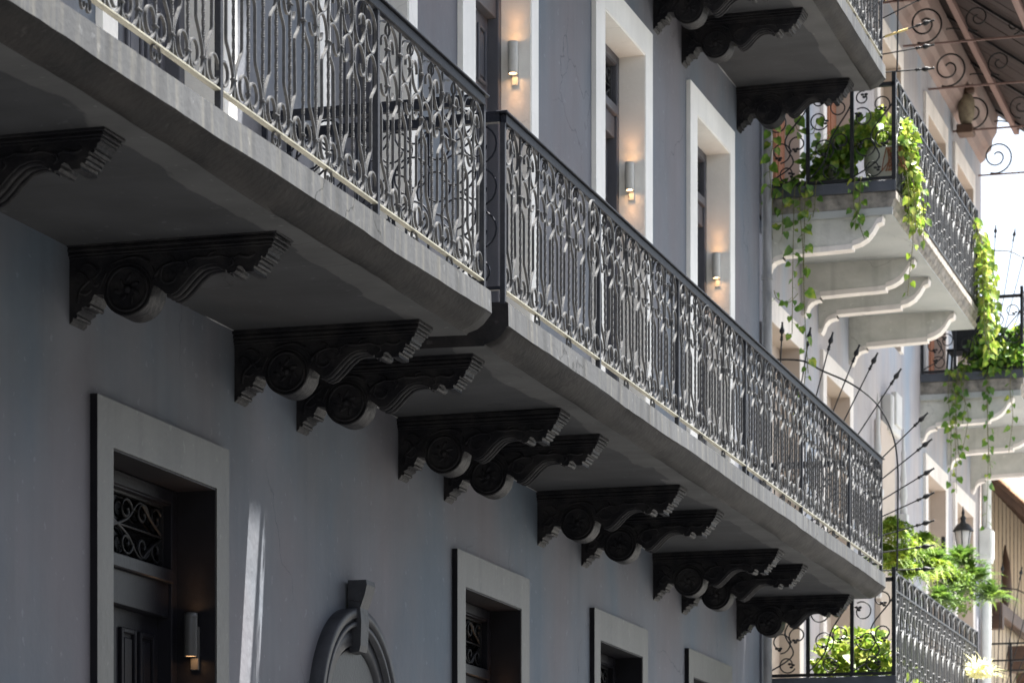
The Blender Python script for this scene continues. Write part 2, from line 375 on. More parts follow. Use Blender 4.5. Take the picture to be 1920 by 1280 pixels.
# dense grid is not needed: bump carries the trowel marks
bld = thing('grey_building', 'grey blue plastered town house with tall framed balcony doors', 'building', (5, YW, -1.6))
w = MB(); facade(w, 2, 30.42, -1.6, 13.4, opens)
w.add([(30.42, 6.5, -1.6), (30.42, 14, -1.6), (30.42, 14, 13.4), (30.42, 6.5, 13.4)], [(0, 1, 2, 3)], False)
w.add([(2, 6.5, 13.4), (30.42, 6.5, 13.4), (30.42, 14, 13.4), (2, 14, 13.4)], [(0, 1, 2, 3)], False)
w.add([(2, 6.5, -1.6), (2, 14, -1.6), (2, 14, 13.4), (2, 6.5, 13.4)], [(0, 3, 2, 1)], False)
w.add([(2, 14, -1.6), (30.42, 14, -1.6), (30.42, 14, 13.4), (2, 14, 13.4)], [(0, 3, 2, 1)], False)
w.build('wall', 'grey_wall', bld)
w = MB(); w.prism([(6.5, 11.7), (6.2, 11.75), (6.1, 11.9), (5.2, 12.0), (5.0, 12.02), (4.98, 12.15), (6.5, 12.5)], 2, 30.62, 'x'); w.build('eave', 'dark_trim', bld)  # unseen overhang added to keep a sun band off the wall end

# ------------------------------------------------------------------ doors
def frame_ring(mb, x0, x1, z0, z1, w, y0, y1, ch=0, bottom=True):
    mb.box(x0, x0 + w, y0, y1, z0, z1, ch); mb.box(x1 - w, x1, y0, y1, z0, z1, ch)
    mb.box(x0 + w, x1 - w, y0, y1, z1 - w, z1, ch)
    if bottom: mb.box(x0 + w, x1 - w, y0, y1, z0, z0 + w, ch)
def door(inner, dark, label, surround_label):
    a, b, oa, ob = inner
    z0, z1 = (ZL0, ZL1) if dark else (ZU0, ZU1)
    zo = z1 + .24
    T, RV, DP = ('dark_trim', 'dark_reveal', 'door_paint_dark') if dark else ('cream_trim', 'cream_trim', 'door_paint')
    t = thing('door_surround', surround_label, 'door surround', ((a + b) / 2, YF, z0), 'dark door surrounds of the ground floor' if dark else 'cream door surrounds of the upper floor')
    m = MB()
    m.prism([(oa, z0), (a, z0), (a, z1), (b, z1), (b, z0), (ob, z0), (ob, zo), (oa, zo)], YF, YW + .02, 'y')
    m.build('architrave', T, t)
    if dark:
        m = MB(); m.box(oa - .003, oa, YF + .001, YW - .001, z0, zo); m.build('architrave_edge', 'dark_reveal', t)
    m = MB(); m.box(a, a + .012, YF + .006, 6.72, z0, z1); m.box(b - .012, b, YF + .006, 6.72, z0, z1); m.box(a + .012, b - .012, YF + .006, 6.72, z1 - .012, z1)
    m.build('reveal', RV, t)
    d = thing('double_door', label, 'door', ((a + b) / 2, 6.7, z0), 'dark panelled doors of the ground floor' if dark else 'grey panelled balcony doors')
    a += .014; b -= .014; z1 -= .014
    m = MB()
    fw = .075
    frame_ring(m, a, b, z0, z1, fw, 6.69, 6.80, .006, False)
    zt0, zt1 = z1 - .44, z1 - .08
    m.box(a + fw, b - fw, 6.675, 6.79, zt0 - .075, zt0, .006)           # transom sill
    m.box(a + fw, b - fw, 6.71, 6.79, zt0 - .26, zt0 - .075, .004)      # rail
    m.box(a + fw, b - fw, 6.70, 6.78, z1 - .085, z1 - fw, .002)
    m.build('door_frame', DP, d)
    gl = MB(); gl.box(a + fw, b - fw, 6.775, 6.785, zt0, zt1); tr = gl.build('transom_window', 'glass_dark', d)
    gr = MB(); xa, xb = a + fw, b - fw; mx = (xa + xb) / 2; cz = (zt0 + zt1) / 2; H = zt1 - zt0
    for s_ in (-1, 1):
        for sz in (-1, 1):
            for off in (.12, .34, .52):
                x = mx + s_ * off
                sp = [(x + s_ * .09 * math.cos(q) * (1 - q / 9), cz + sz * (H * .24 + H * .2 * math.sin(q) * (1 - q / 9))) for q in [k * .55 for k in range(14)]]
                gr.tube([(u, 6.75, v) for u, v in sp], .008, 5)
            gr.tube([(u, 6.752, v) for u, v in smooth_path([(mx, cz), (mx + s_ * .15, cz + sz * .05), (mx + s_ * .3, cz + sz * .15), (mx + s_ * .45, cz + sz * .08), (mx + s_ * .6, cz + sz * .01)])], .009, 5)
    gr.tube([(xa, 6.75, cz), (xb, 6.75, cz)], .006, 5)
    frame_ring(gr, xa, xb, zt0, zt1, .018, 6.74, 6.765)
    gr.build('grille', 'black_iron' if dark else 'iron', tr)
    zt = zt0 - .262
    for k in (0, 1):
        x0 = xa + k * (xb - xa) / 2 + .002; x1 = xa + (k + 1) * (xb - xa) / 2 - .002
        lf = MB(); lf.box(x0, x1, 6.775, 6.81, z0, zt)
        zz = zt - .10; rows = [.42, 1.0, .5, .9]
        for h in rows:
            if zz - h < z0 + .1: h = max(.2, zz - z0 - .15)
            if h < .15: break
            for q in (0, 1):
                p0 = x0 + .075 + q * (x1 - x0 - .15 + .05) / 2; p1 = p0 + (x1 - x0 - .15 - .05) / 2
                frame_ring(lf, p0, p1, zz - h, zz, .028, 6.755, 6.777, .005)
                lf.box(p0 + .05, p1 - .05, 6.762, 6.777, zz - h + .05, zz - .05, .006)
            zz -= h + .12
            if zz < z0 + .3: break
        l = lf.build('door_leaf', DP, d)
LDO = ['nearest dark double door at street level, with a lit lamp inside its recess', 'second dark street door along, just right of the arched niche', 'third dark street door along, under the crossing black brackets', 'farthest dark street door, mostly below the bottom edge of the photo']
LDS = ['dark grey frame round the nearest street door at lower left', 'dark grey frame round the street door right of the arched niche', 'dark grey frame round the third street door along', 'dark grey frame top of the farthest street door']
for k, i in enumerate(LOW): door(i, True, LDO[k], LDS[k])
UDO = ['grey balcony door behind the nearest railing at the upper left', 'grey balcony door seen through the middle of the nearer railing', 'grey panelled balcony door above the gap between the two railings', 'grey balcony door in the tall cream frame with scrollwork in its fanlight', 'last grey balcony door before the downpipe, under the upper balcony']
UDS = ['cream door frame behind the nearest railing at the upper left', 'cream door frame seen through the middle of the nearer railing', 'cream door frame and deep jamb just right of the railing gap', 'tall cream door frame in the middle of the upper wall', 'cream door frame farthest along, just left of the downpipe']
for k, i in enumerate(UP): door(i, False, UDO[k], UDS[k])

# ------------------------------------------------------------------ wall lamps
def lamp(x, z, dark, label):
    """up-and-down cylinder lamp fixed to the jamb whose face is at x"""
    t = thing('wall_lamp', label, 'wall lamp', (x, 6.575, z), 'cylinder wall lamps in the door jambs')
    sh = 'lamp_shell_dark' if dark else 'lamp_shell'
    y = 6.58; cx = x - .075
    m = MB(); m.lathe([(.030, -.118), (.037, -.12), (.038, -.115), (.038, .085), (.0375, .087), (.038, .09), (.038, .118), (.030, .12)], (cx, y, z), 24, cap=False)
    m.build('housing', sh, t)
    m = MB(); m.box(x - .022, x, y - .025, y + .025, z - .19, z + .05, .004); m.box(x - .045, x - .018, y - .012, y + .012, z - .06, z - .02)
    m.build('backplate', sh, t)
    m = MB(); m.lathe([(.001, -.108), (.030, -.108)], (cx, y, z), 20, cap=False); m.lathe([(.001, .108), (.030, .108)], (cx, y, z), 20, cap=False)
    m.build('bulb', 'lamp_glow', t)
    for sgn in (-1, 1):
        l = bpy.data.lights.new('lamp_beam', 'SPOT'); l.energy = (.22 if dark else .38); l.color = (1, .50, .22); l.spot_size = R(75); l.spot_blend = .9; l.shadow_soft_size = .02
        o = bpy.data.objects.new('lamp_beam', l); COL.objects.link(o); o.parent = t
        o.location = Vector((cx, y, z + sgn * .125)) - Vector(t.location); o.rotation_euler = (0, 0 if sgn < 0 else math.pi, 0)
    return t
lamp(22.158, 6.76, False, 'lit cream cylinder lamp nearest the railing corner')
lamp(25.624, 6.73, False, 'lit cream cylinder lamp in the tall middle door frame')
lamp(28.918, 6.69, False, 'lit cream cylinder lamp in the last door frame before the downpipe')
lamp(15.958, 1.85, True, 'lit dark cylinder lamp in the black recess of the nearest street door')
lamp(21.894, 1.85, True, 'dark cylinder lamp in the recess of the second street door')

# ------------------------------------------------------------------ arched niche
t = thing('arched_niche', 'blind arch with dark moulded surround and projecting keystone at the bottom', 'arch', (18.25, 6.5, -1.5))
CX, CZ = 18.25, 1.50
def arch_ring(mb, r0, r1, y0, y1, n=48):
    vs = []; fs = []
    pts = [(CX - 1, -1)] ; ang = [math.pi - math.pi * k / n for k in range(n + 1)]
    prof = [(-1.4, None)]
    L_ = [(CX + r * math.cos(a), CZ + r * math.sin(a)) for r in (r0, r1) for a in ang]
    def seq(r): return [(CX - r, -1.5)] + [(CX + r * math.cos(a), CZ + r * math.sin(a)) for a in ang] + [(CX + r, -1.5)]
    A, B = seq(r0), seq(r1); m_ = len(A)
    for y in (y0, y1):
        vs += [(p[0], y, p[1]) for p in A] + [(p[0], y, p[1]) for p in B]
    for i in range(m_ - 1):
        fs += [(i, i + 1, m_ + i + 1, m_ + i), (m_ + i, m_ + i + 1, 3 * m_ + i + 1, 3 * m_ + i), (i + 1, i, 2 * m_ + i, 2 * m_ + i + 1)]
    mb.add(vs, fs, True)
m = MB(); arch_ring(m, .69, .75, 6.415, 6.50); arch_ring(m, .665, .69, 6.435, 6.50); arch_ring(m, .635, .665, 6.42, 6.50); arch_ring(m, .52, .635, 6.455, 6.50)
m.build('arch_moulding', 'niche_paint', t)
m = MB(); A = [(CX - .5, -1.5)] + [(CX + .5 * math.cos(a), CZ + .5 * math.sin(a)) for a in [math.pi - math.pi * k / 40 for k in range(41)]] + [(CX + .5, -1.5)]
m.prism(A[::-1], 6.47, 6.52, 'y'); m.build('panel', 'door_paint_dark', t)
m = MB()
sil = [(6.48, 2.42), (6.36, 2.42), (6.355, 2.39), (6.37, 2.33), (6.385, 2.29), (6.40, 2.25), (6.395, 2.17), (6.40, 2.02), (6.41, 1.98), (6.48, 1.97)]
n_ = len(sil); vs = []
for sgn in (-1, 1):
    for (yy, zz) in sil:
        hw = .066 + (zz - 1.94) * .03
        vs.append((CX + sgn * hw, yy, zz))
m.add(vs, [tuple(range(n_)), tuple(range(n_, 2 * n_))[::-1]] + [((i + 1) % n_, i, n_ + i, n_ + (i + 1) % n_) for i in range(n_)], False)
m.build('keystone', 'niche_paint', t)

# ------------------------------------------------------------------ balcony slabs
def slab_mesh(mb, x0, x1, zt, zs, slope=0, x_ref=0, wob=.006, yo=5.13, seed=1):
    rnd = random.Random(seed)
    N = max(2, int((x1 - x0) / .12)); prof = [(6.52, zt, 0), (yo + .02, zt, 0), (yo + .002, zt - .008, 0), (yo, zt - .137, 1), (yo + .008, zt - .144, 1), (yo + .045, zs + .056, 1), (yo + .085, zs + .026, 1), (yo + .135, zs + .002, 1), (yo + .145, zs, 2), (6.52, zs, 2)]
    M = len(prof); ph = [rnd.uniform(0, 6) for _ in range(20)]
    vs = []
    for i in range(N + 1):
        x = x0 + (x1 - x0) * i / N
        for k, (y, z, _) in enumerate(prof):
            dy = dz = 0
            if 1 <= k <= 8:
                dz = wob * (math.sin(x * 2.1 + ph[k]) * .6 + math.sin(x * 5.3 + ph[k + 3]) * .35 + rnd.uniform(-.3, .3)) * (.35 if k < 3 else 1)
                dy = wob * (math.sin(x * 1.7 + ph[k + 5]) * .6 + rnd.uniform(-.3, .3)) * (.5 if k < 4 else 1)
            vs.append((x - .1 * (max(y, yo) - yo) / 1.37, y + dy, z + dz + slope * (x - x_ref) * (1 if k < 5 else .6)))
    for i in range(N):
        for k in range(M - 1):
            mb.cur = 3 if k == 0 else (0 if k < 3 else (1 if k < 8 else 2))
            mb.add([], [])
            mb.f.append((i * M + k, i * M + k + 1, (i + 1) * M + k + 1, (i + 1) * M + k)); mb.m.append(mb.cur); mb.sm.append(4 <= k < 7)
    mb.v = vs + mb.v
    mb.cur = 1
    mb.f.append(tuple(range(M))[::-1]); mb.m.append(1); mb.sm.append(False)
    mb.f.append(tuple(range(N * M, N * M + M))); mb.m.append(1); mb.sm.append(False)
def bracket_proto():
    ol = [(0, .40), (.018, .385), (.02, .372), (.033, .355), (.048, .343), (.066, .335), (.066, .322), (.085, .318), (.105, .305), (.12, .29), (.127, .272), (.135, .262), (.158, .262), (.180, .266)]
    for k in range(31):
        a = math.pi * 1.02 - math.pi * (1.02 - .03) * k / 30
        ol.append((.313 + .132 * math.cos(a), .246 + .132 * math.sin(a)))
    ol += [(.450, .236), (.47, .243), (.487, .256), (.514, .28), (.54, .287), (.567, .277), (.60, .248), (.625, .222), (.646, .2), (.69, .165), (.725, .153), (.758, .149), (.785, .151), (.80, .159), (.825, .174), (.84, .193), (.85, .2), (.872, .2), (.885, .19), (.886, .175), (.90, .168), (.915, .172), (.925, .185), (.935, .2), (.978, .2), (.975, .185), (.982, .168), (.99, .16), (1.004, .155), (1.015, .147), (1.012, .135), (1.02, .125), (1.035, .12), (1.050, .115), (1.052, .098), (1.067, .09), (1.067, .07), (0, .07)]
    body = MB(); body.prism([(-u, -v) for u, v in ol], 0, .17, 'x')
    # fluting under the ogee
    og = [p for p in ol if .50 < p[0] < .84]
    for xx in (.03, .085, .14):
        body.tube([(xx, -u, -v - .002) for u, v in og], .014, 6)
    # rolled lips under the steps
    for u, v in ((.03, .362), (.10, .312), (.99, .165), (1.03, .125)):
        body.tube([(0.002, -u, -v), (.168, -u, -v)], .012, 8)
    # rim of the roundel
    rim = [(.313 + .143 * math.cos(a), .246 + .143 * math.sin(a)) for a in [k * math.pi / 20 for k in range(0, 21)]]
    cap = MB()
    for k, (h0, h1, e) in enumerate([(0, .026, .034), (.026, .034, .022), (.034, .05, .026), (.05, .058, .014), (.058, .07, .017), (.07, .082, .006)]):
        cap.box(-e, .17 + e, .012, -(1.066 + e * 1.2), -h1 + .0004 * k, -h0 + .0004 * k, .003)
    carve = MB()
    ring = [(-.006, -.313 - .106 * math.cos(a), -.246 - .106 * math.sin(a)) for a in [k * 2 * math.pi / 28 for k in range(29)]]
    carve.tube(ring, .008, 6, False)
    carve.tube([(-.004, -.313 - .127 * math.cos(a), -.246 - .127 * math.sin(a)) for a in [k * 2 * math.pi / 28 for k in range(29)]], .005, 5, False)
    carve.ball((-.004, -.313, -.246), .022, 8, 6, (.7, 1, 1))
    for k in range(7):
        a = k * 2 * math.pi / 7 + .3; rr_ = .045 + .012 * (k % 2)
        c = Vector((-.001, -.313 - rr_ * math.cos(a), -.246 - rr_ * math.sin(a)))
        b = len(carve.v); carve.ball((0, 0, 0), .026, 8, 6, (.22, 1, .42))
        for i in range(b, len(carve.v)):
            v = Vector(carve.v[i]); v = Matrix.Rotation(a + .5, 3, 'X') @ v; carve.v[i] = tuple(v + c)
    def leafcurve(pts, r0=.011):
        P = smooth_path([(-.003, -u, -v) for u, v in pts], 5); n = len(P)
        carve.tube(P, [r0 * (1 - .75 * i / n) for i in range(n)], 5)
    for pts in ([(.05, .30), (.06, .24), (.10, .20), (.15, .17), (.17, .13)], [(.10, .20), (.08, .16), (.05, .15), (.04, .18)], [(.12, .19), (.14, .22), (.16, .21)], [(.06, .25), (.09, .26), (.12, .24)],
                [(.15, .14), (.11, .11), (.07, .115)], [(.46, .19), (.50, .15), (.56, .13), (.62, .13), (.68, .11)], [(.50, .15), (.49, .20), (.52, .23), (.56, .22), (.57, .19), (.545, .18)],
                [(.56, .13), (.55, .105), (.52, .095)], [(.62, .13), (.63, .16), (.61, .18)], [(.68, .115), (.74, .12), (.80, .115), (.86, .13), (.90, .12)], [(.74, .12), (.75, .10), (.78, .092)], [(.86, .13), (.87, .155), (.85, .17)],
                [(.90, .12), (.95, .13), (.98, .12), (.975, .105)], [(.43, .12), (.38, .095), (.33, .092), (.28, .10), (.22, .12)], [(.20, .16), (.18, .20), (.165, .235)], [(.46, .21), (.455, .17), (.44, .14)]):
        leafcurve(pts)
    return body, cap, carve
_b, _c, _k = bracket_proto()
BR = None
def brackets(parent, xs, z):
    global BR
    r = root_loc(parent)
    for x in xs:
        loc = Vector((x, YW, z)) - r
        if BR is None:
            b = _b.build('bracket', 'bracket_black', shift=(0, 0, 0)); b.parent = parent; b.location = loc
            c = _c.build('cap_moulding', 'bracket_black'); c.parent = b
            k = _k.build('carving', 'bracket_black'); k.parent = b
            BR = (b, c, k)
        else: copy_mesh_tree(BR[0], BR[1:], parent, loc)
def balcony(label, x0, x1, zt, zs, bx, slope=0, seed=1):
    t = thing('balcony', label, 'balcony', (x0, YW, zs), 'grey balconies on black carved brackets')
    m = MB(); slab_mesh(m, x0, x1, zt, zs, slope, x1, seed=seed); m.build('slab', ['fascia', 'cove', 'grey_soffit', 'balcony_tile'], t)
    brackets(t, bx, zs)
    m = MB(); xs = [x0 + .01 + (x1 - x0 - .02) * i / 60 for i in range(61)]
    m.tube([(x, 6.495, zs - .002 + random.uniform(-.003, .002)) for x in xs], [random.choice((.003, .005, .006, .002)) for _ in xs], 5); m.build('caulk_line', 'caulk', t)
    return t
balcony('nearer grey balcony slab crossing the upper left', 5.2, 16.80, 3.845, 3.60, [5.9, 7.8, 10.0, 12.12, 14.13, 16.33], .013, 3)
balcony('longer grey balcony slab running down to the lower right', 17.13, 29.83, 3.845, 3.60, [17.32, 19.20, 20.17, 22.46, 23.71, 26.05, 27.1, 29.37], 0, 5)
balcony('upper grey balcony at the top right, cut by the top edge', 17.13, 29.83, 8.745, 8.51, [17.32, 19.20, 20.17, 22.46, 23.71, 26.05, 27.1, 29.37], 0, 9)
balcony('top storey grey balcony out of frame above the nearer one', 5.2, 16.80, 8.745, 8.51, [14.13, 16.33], 0, 12)

# ------------------------------------------------------------------ railing pattern (local x, z from the bottom rail; cell pitch p)
p = .17667
STR_A = smooth_path([(p - .048, .036), (p - .072, .030), (p - .097, .050), (p - .108, .085), (p - .100, .118), (p - .075, .139), (p - .045, .137), (p - .020, .112), (p - .011, .072), (p - .017, .042), (p - .045, .014), (p - .085, .004), (.052, .012), (.023, .042), (.011, .088), (.016, .125), (.036, .165), (.062, .205), (.082, .232)], 4) \
    + [(.0883, .25), (.0883, .486)] \
    + smooth_path([(.092, .506), (.108, .528), (.135, .552), (.155, .578), (p - .011, .615), (p - .014, .650), (p - .030, .695), (p - .060, .722), (p - .092, .726), (.058, .712), (.030, .685), (.014, .64), (.015, .612), (.027, .59), (.045, .583), (.066, .590), (.082, .606), (.091, .632)], 4)
STR_B = smooth_path([(p - .141, .962), (p - .10, .956), (p - .055, .936), (p - .025, .90), (p - .011, .85), (p - .016, .805), (p - .040, .757), (p - .080, .736), (.060, .745), (.028, .780), (.011, .828), (.014, .855), (.030, .880), (.052, .889), (.073, .878), (.086, .855), (.088, .828)], 4)
def strand_mesh(mirror):
    m = MB(); s = -1 if mirror else 1
    m.ribbon([(s * x, z) for x, z in STR_A], .0145, .0082); m.ribbon([(s * x, z) for x, z in STR_B], .0145, .0082)
    return m
def twisted_mesh(odd):
    m = MB(); h = .0066
    vs = []; zs = []
    z = 0.0
    lo, hi = (.16, .56)
    top = .965 if not odd else .90
    levels = [0, .1, lo] + [lo + (hi - lo) * k / 34 for k in range(1, 35)] + [top]
    for zz in levels:
        a = 0 if zz <= lo else (2 * math.pi * 2.0 if zz >= hi else 2 * math.pi * 2.0 * (zz - lo) / (hi - lo))
        for q in range(4):
            an = a + math.pi / 4 + q * math.pi / 2; vs.append((h * 1.35 * math.cos(an), h * 1.35 * math.sin(an), zz))
    fs = []
    for i in range(len(levels) - 1):
        for k in range(4):
            j = (k + 1) % 4; fs.append((i * 4 + k, i * 4 + j, i * 4 + 4 + j, i * 4 + 4 + k))
    m.add(vs, fs, False)
    if odd:
        for s in (-1, 1):
            m.tube([(0, 0, .895), (s * .012, 0, .908), (s * .016, 0, .928), (s * .012, 0, .948), (0, 0, .966)], .0048, 5)
            m.tube([(0, 0, .895), (0, s * .012, .908), (0, s * .016, .928), (0, s * .012, .948), (0, 0, .966)], .0048, 5)
    for zc in ((.09, .64, .828) if odd else (.072, .615, .85)):
        m.box(-.0185, .0185, -.0095, .0095, zc - .007, zc + .007, .002)
        m.box(-.0155, .0155, -.0125, .0125, zc - .0035, zc + .0035, .001)
        m.box(-.011, .011, -.0085, .0085, zc - .017, zc - .009)
    return m
def foot_mesh():
    m = MB()
    for s in (-1, 1):
        m.ribbon(smooth_path([(0, -.008), (s * .03, -.012), (s * .046, -.032), (s * .044, -.058), (s * .03, -.07), (s * .014, -.062), (s * .012, -.036)], 4), .012, .006)
    return m
_proto = {}
def instance(key, builder, name, parent, loc, material='iron'):
    if key not in _proto: _proto[key] = builder().build(name, material); _proto[key].parent = parent; _proto[key].location = loc; return _proto[key]
    else:
        c = _proto[key].copy(); COL.objects.link(c)
        c.parent = parent; c.location = loc; return c
    o = _proto[key]; o.parent = parent; o.location = loc; return o
def side_panel(mb, x, y0, y1, z0, z1):
    """open end panel with large round-bar scrolls, in the plane x"""
    mb.box(x - .013, x + .013, y0, y1, z0, z0 + .02); mb.box(x - .02, x + .02, y0, y1, z1 - .06, z1 - .012); mb.box(x - .025, x + .025, y0 - .01, y1, z1 - .012, z1)
    mb.box(x - .012, x + .012, y1 - .03, y1, z0 - .05, z1 - .06)
    H = z1 - .06 - z0 - .02; W_ = y1 - y0 - .03; nb = 2
    for k in range(1, 6):
        yy = y0 + (y1 - y0) * k / 6
        if k in (2, 3, 4): mb.box(x - .006, x + .006, yy - .006, yy + .006, z0 + .02, z1 - .06)
    for j in range(5):
        cy = y0 + .01 + (j + .5) * W_ / 5
        for q, fz in enumerate((.10, .36, .62, .88)):
            r = (.075 if q == 0 else .118); cz_ = z0 + .02 + H * fz
            sg = -1 if j % 2 == 0 else 1
            pts = [(x, cy + sg * (r * (1 - .55 * (t_ / 22) ** 1.6)) * math.cos(t_ * .34 - 1.4), cz_ + (r * (1 - .55 * (t_ / 22) ** 1.6)) * math.sin(t_ * .34 - 1.4)) for t_ in range(23)]
            mb.tube(pts, .0065, 6)
def railing(label, posts, z0, ztop, yr=5.165, sides=(), zslab=None, clip=None, end_last=True):
    t = thing('balcony_railing', label, 'railing', (posts[0], yr, z0), 'wrought iron balcony railings of the grey building')
    x0, x1 = posts[0], posts[-1]
    m = MB(); m.box(x0 - .034, x1 + .034, yr - .034, yr + .034, ztop - .012, ztop, .003); m.build('handrail', 'iron_rail', t)
    m = MB(); m.box(x0 - .0, x1 + .0, yr - .018, yr + .018, ztop - .066, ztop - .0125, .004); m.build('top_channel', 'iron_rail', t)
    zs_ = zslab if zslab else z0 - .07
    for i in range(len(posts) - 1):
        a, b = posts[i], posts[i + 1]
        m = MB(); m.box(a + .016, b - .016, yr - .016, yr + .016, z0 - .009, z0 + .0005, .001); m.build('bottom_rail', 'bottom_bar', t)
        n = max(2, round((b - a) / p / 2) * 2); pp = (b - a) / n; sc = pp / p
        for k in range(n):
            base = Vector((a + k * pp if k % 2 == 0 else a + (k + 1) * pp, yr, z0)) - root_loc(t)
            # half cells run from an odd bar to an even bar; the posts stand where even bars would
            odd_x = a + (k + 1) * pp if k % 2 == 0 else a + k * pp
            mir = k % 2 == 0
            o = instance('strand_m' if mir else 'strand', lambda mir=mir: strand_mesh(mir), 'scroll_bar', t, Vector((odd_x, yr, z0)) - root_loc(t))
            o.scale = (sc, 1, 1); o.rotation_euler = (random.gauss(0, .006), random.gauss(0, .006), random.gauss(0, .035))
            if 0 < k:
                odd = k % 2 == 1
                o = instance('tw_odd' if odd else 'tw_even', lambda odd=odd: twisted_mesh(odd), 'twisted_bar', t, Vector((a + k * pp, yr, z0)) - root_loc(t)); o.rotation_euler = (random.gauss(0, .004), random.gauss(0, .004), random.gauss(0, .12))
        for fr in (1 / 3, 2 / 3):
            instance('foot', foot_mesh, 'foot_scroll', t, Vector((a + (b - a) * fr, yr, z0)) - root_loc(t))
    for q, x in enumerate(posts):
        m = MB(); m.box(x - .016, x + .016, yr - .015, yr + .015, zs_ - .01, ztop - .066, .002); m.build('post', 'post_paint', t)
    for x in sides:
        m = MB(); side_panel(m, x, yr + .016, 6.49, z0, ztop - .001); m.build('end_panel', 'iron_rail', t)
    return t
mat('bottom_bar', (.19, .185, .15), .6, (.26, .25, .20), 8, .3, 50)  # pale yellow of light bounced off the street, put into the rail colour
railing('nearer wrought iron railing above the upper left slab', [6.43, 8.55, 10.67, 12.79, 14.91, 16.735], 3.888, 4.932, sides=(16.735,), zslab=3.80)
railing('longer wrought iron railing running down to the lower right', [17.14, 19.25, 21.40, 23.62, 25.85, 28.05, 29.755], 3.918, 4.942, sides=(17.14, 29.755), zslab=3.845)
railing('top right wrought iron railing above the upper slab, cut by the frame', [25.5, 27.65, 29.755], 8.815, 9.84, sides=(29.755,), zslab=8.745)

# ------------------------------------------------------------------ downpipe
m = MB(); m.tube([(30.50, 6.44, z) for z in (-1.6, 2, 5, 8, 11, 13)], .05, 12)
for z in (1.5, 4.2, 6.9, 9.4): m.lathe([(.06, 0), (.06, .05)], (30.50, 6.44, z), 12)
m.build('drainpipe', 'pipe', label='stained grey downpipe between the grey house and the pale one', cat='drainpipe')
# ================================================================== pale building beyond (x > 30.6)
PB = [(30.85, 32.28), (33.78, 35.2), (40.87, 42.4), (43.45, 45.0)]
opens = [(a, b, 2.9, 6.56) for a, b in PB] + [(a, b, 7.75, 11.3) for a, b in PB + [(37.2, 38.7)]]
pb = thing('pale_building', 'pale lilac and beige house with white balconies beyond the downpipe', 'building', (31, 6.5, -1.6))
w = MB(); facade(w, 30.56, 46.05, -1.6, 12.9, opens, th=.35)
w.add([(46.05, 6.5, -1.6), (46.05, 14, -1.6), (46.05, 14, 12.9), (46.05, 6.5, 12.9)], [(0, 1, 2, 3)], False)
w.build('wall', 'lilac_wall', pb)
w = MB()
for lvl in (0, 1):
    for a, b in PB + ([(37.2, 38.7)] if lvl else []):
        z0, z1 = ((2.9, 6.56) if lvl == 0 else (7.75, 11.3))
        w.box(a - .2, a, 6.46, 6.52, z0, z1, .004); w.box(b, b + .2, 6.46, 6.52, z0, z1, .004); w.box(a - .2, b + .2, 6.46, 6.52, z1, z1 + .24, .004)
w.build('architrave', 'plaster_white', pb)
for a, b in PB + [(37.2, 38.7)]:
    for z0, z1 in ((2.9, 6.56), (7.75, 11.3)):
        if (a, b) == (37.2, 38.7) and z0 < 5: continue
        w = MB(); w.box(a, b, 6.68, 6.72, z0, z1); w.build('recess_panel', 'recess_paint', pb)
        w = MB(); w.prism([(b, z0), (b - .006, z0), (b - .006, z1 - .006), (a, z1 - .006), (a, z1), (b, z1)], 6.465, 6.68, 'y'); w.build('recess_lining', 'recess_paint', pb)
for a, b in PB[:3]:
    for s, e in ((a, a + .34), (b - .34, b)):
        w = MB(); w.box(s, e, 6.64, 6.68, 7.76, 10.4, .004)
        for k in range(8): w.box(s + .03 + k * .038, s + .048 + k * .038, 6.62, 6.645, 7.8, 10.3)
        w.build('shutter', 'terracotta', pb)
# cornice under the eaves
w = MB(); w.prism([(6.52, 11.9), (6.44, 11.95), (6.40, 12.05), (6.34, 12.1), (6.32, 12.25), (6.26, 12.35), (6.24, 12.6), (6.52, 12.7)], 30.56, 46.0, 'x'); w.build('cornice', 'pink_wall', pb)
# roof of boards on purlins
w = MB()
rz = lambda y: 12.78 - (6.45 - y) * .70
x0, x1 = 30.6, 46.3
for k in range(48):
    xa = x0 + (x1 - x0) * k / 48; xb = xa + (x1 - x0) / 48 - .012
    dz = random.uniform(0, .012)
    w.add([(xa, 6.9, rz(6.9) + dz), (xb, 6.9, rz(6.9) + dz), (xb, 4.70, rz(4.70) + dz), (xa, 4.70, rz(4.70) + dz), (xa, 6.9, rz(6.9) + .04), (xb, 6.9, rz(6.9) + .04), (xb, 4.70, rz(4.7) + .04), (xa, 4.70, rz(4.7) + .04)],
          [(0, 1, 2, 3), (7, 6, 5, 4), (0, 3, 7, 4), (1, 5, 6, 2), (3, 2, 6, 7)], False)
w.add([(x0, 10, rz(10) + .05), (x1, 10, rz(10) + .05), (x1, 4.66, rz(4.66) + .05), (x0, 4.66, rz(4.66) + .05)], [(0, 1, 2, 3)], False)
w.build('roof', 'roof_wood', pb)
for yy in (6.0, 4.86):
    w = MB(); z = rz(yy); w.box(x0, x1 - .05, yy - .04, yy + .04, z - .10, z - .004, .004); w.build('purlin', 'purlin', pb)
k = 0
for x in [33.5, 35.3, 37.2, 39.03, 41.03, 43.19, 45.69]:
    w = MB(); w.prism([(6.45, rz(6.45) - .05), (6.45, rz(6.45) - .012), (4.78, rz(4.78) - .012), (4.78, rz(4.78) - .05)], x - .02, x + .02, 'x'); w.build('rafter', 'black_iron', pb)

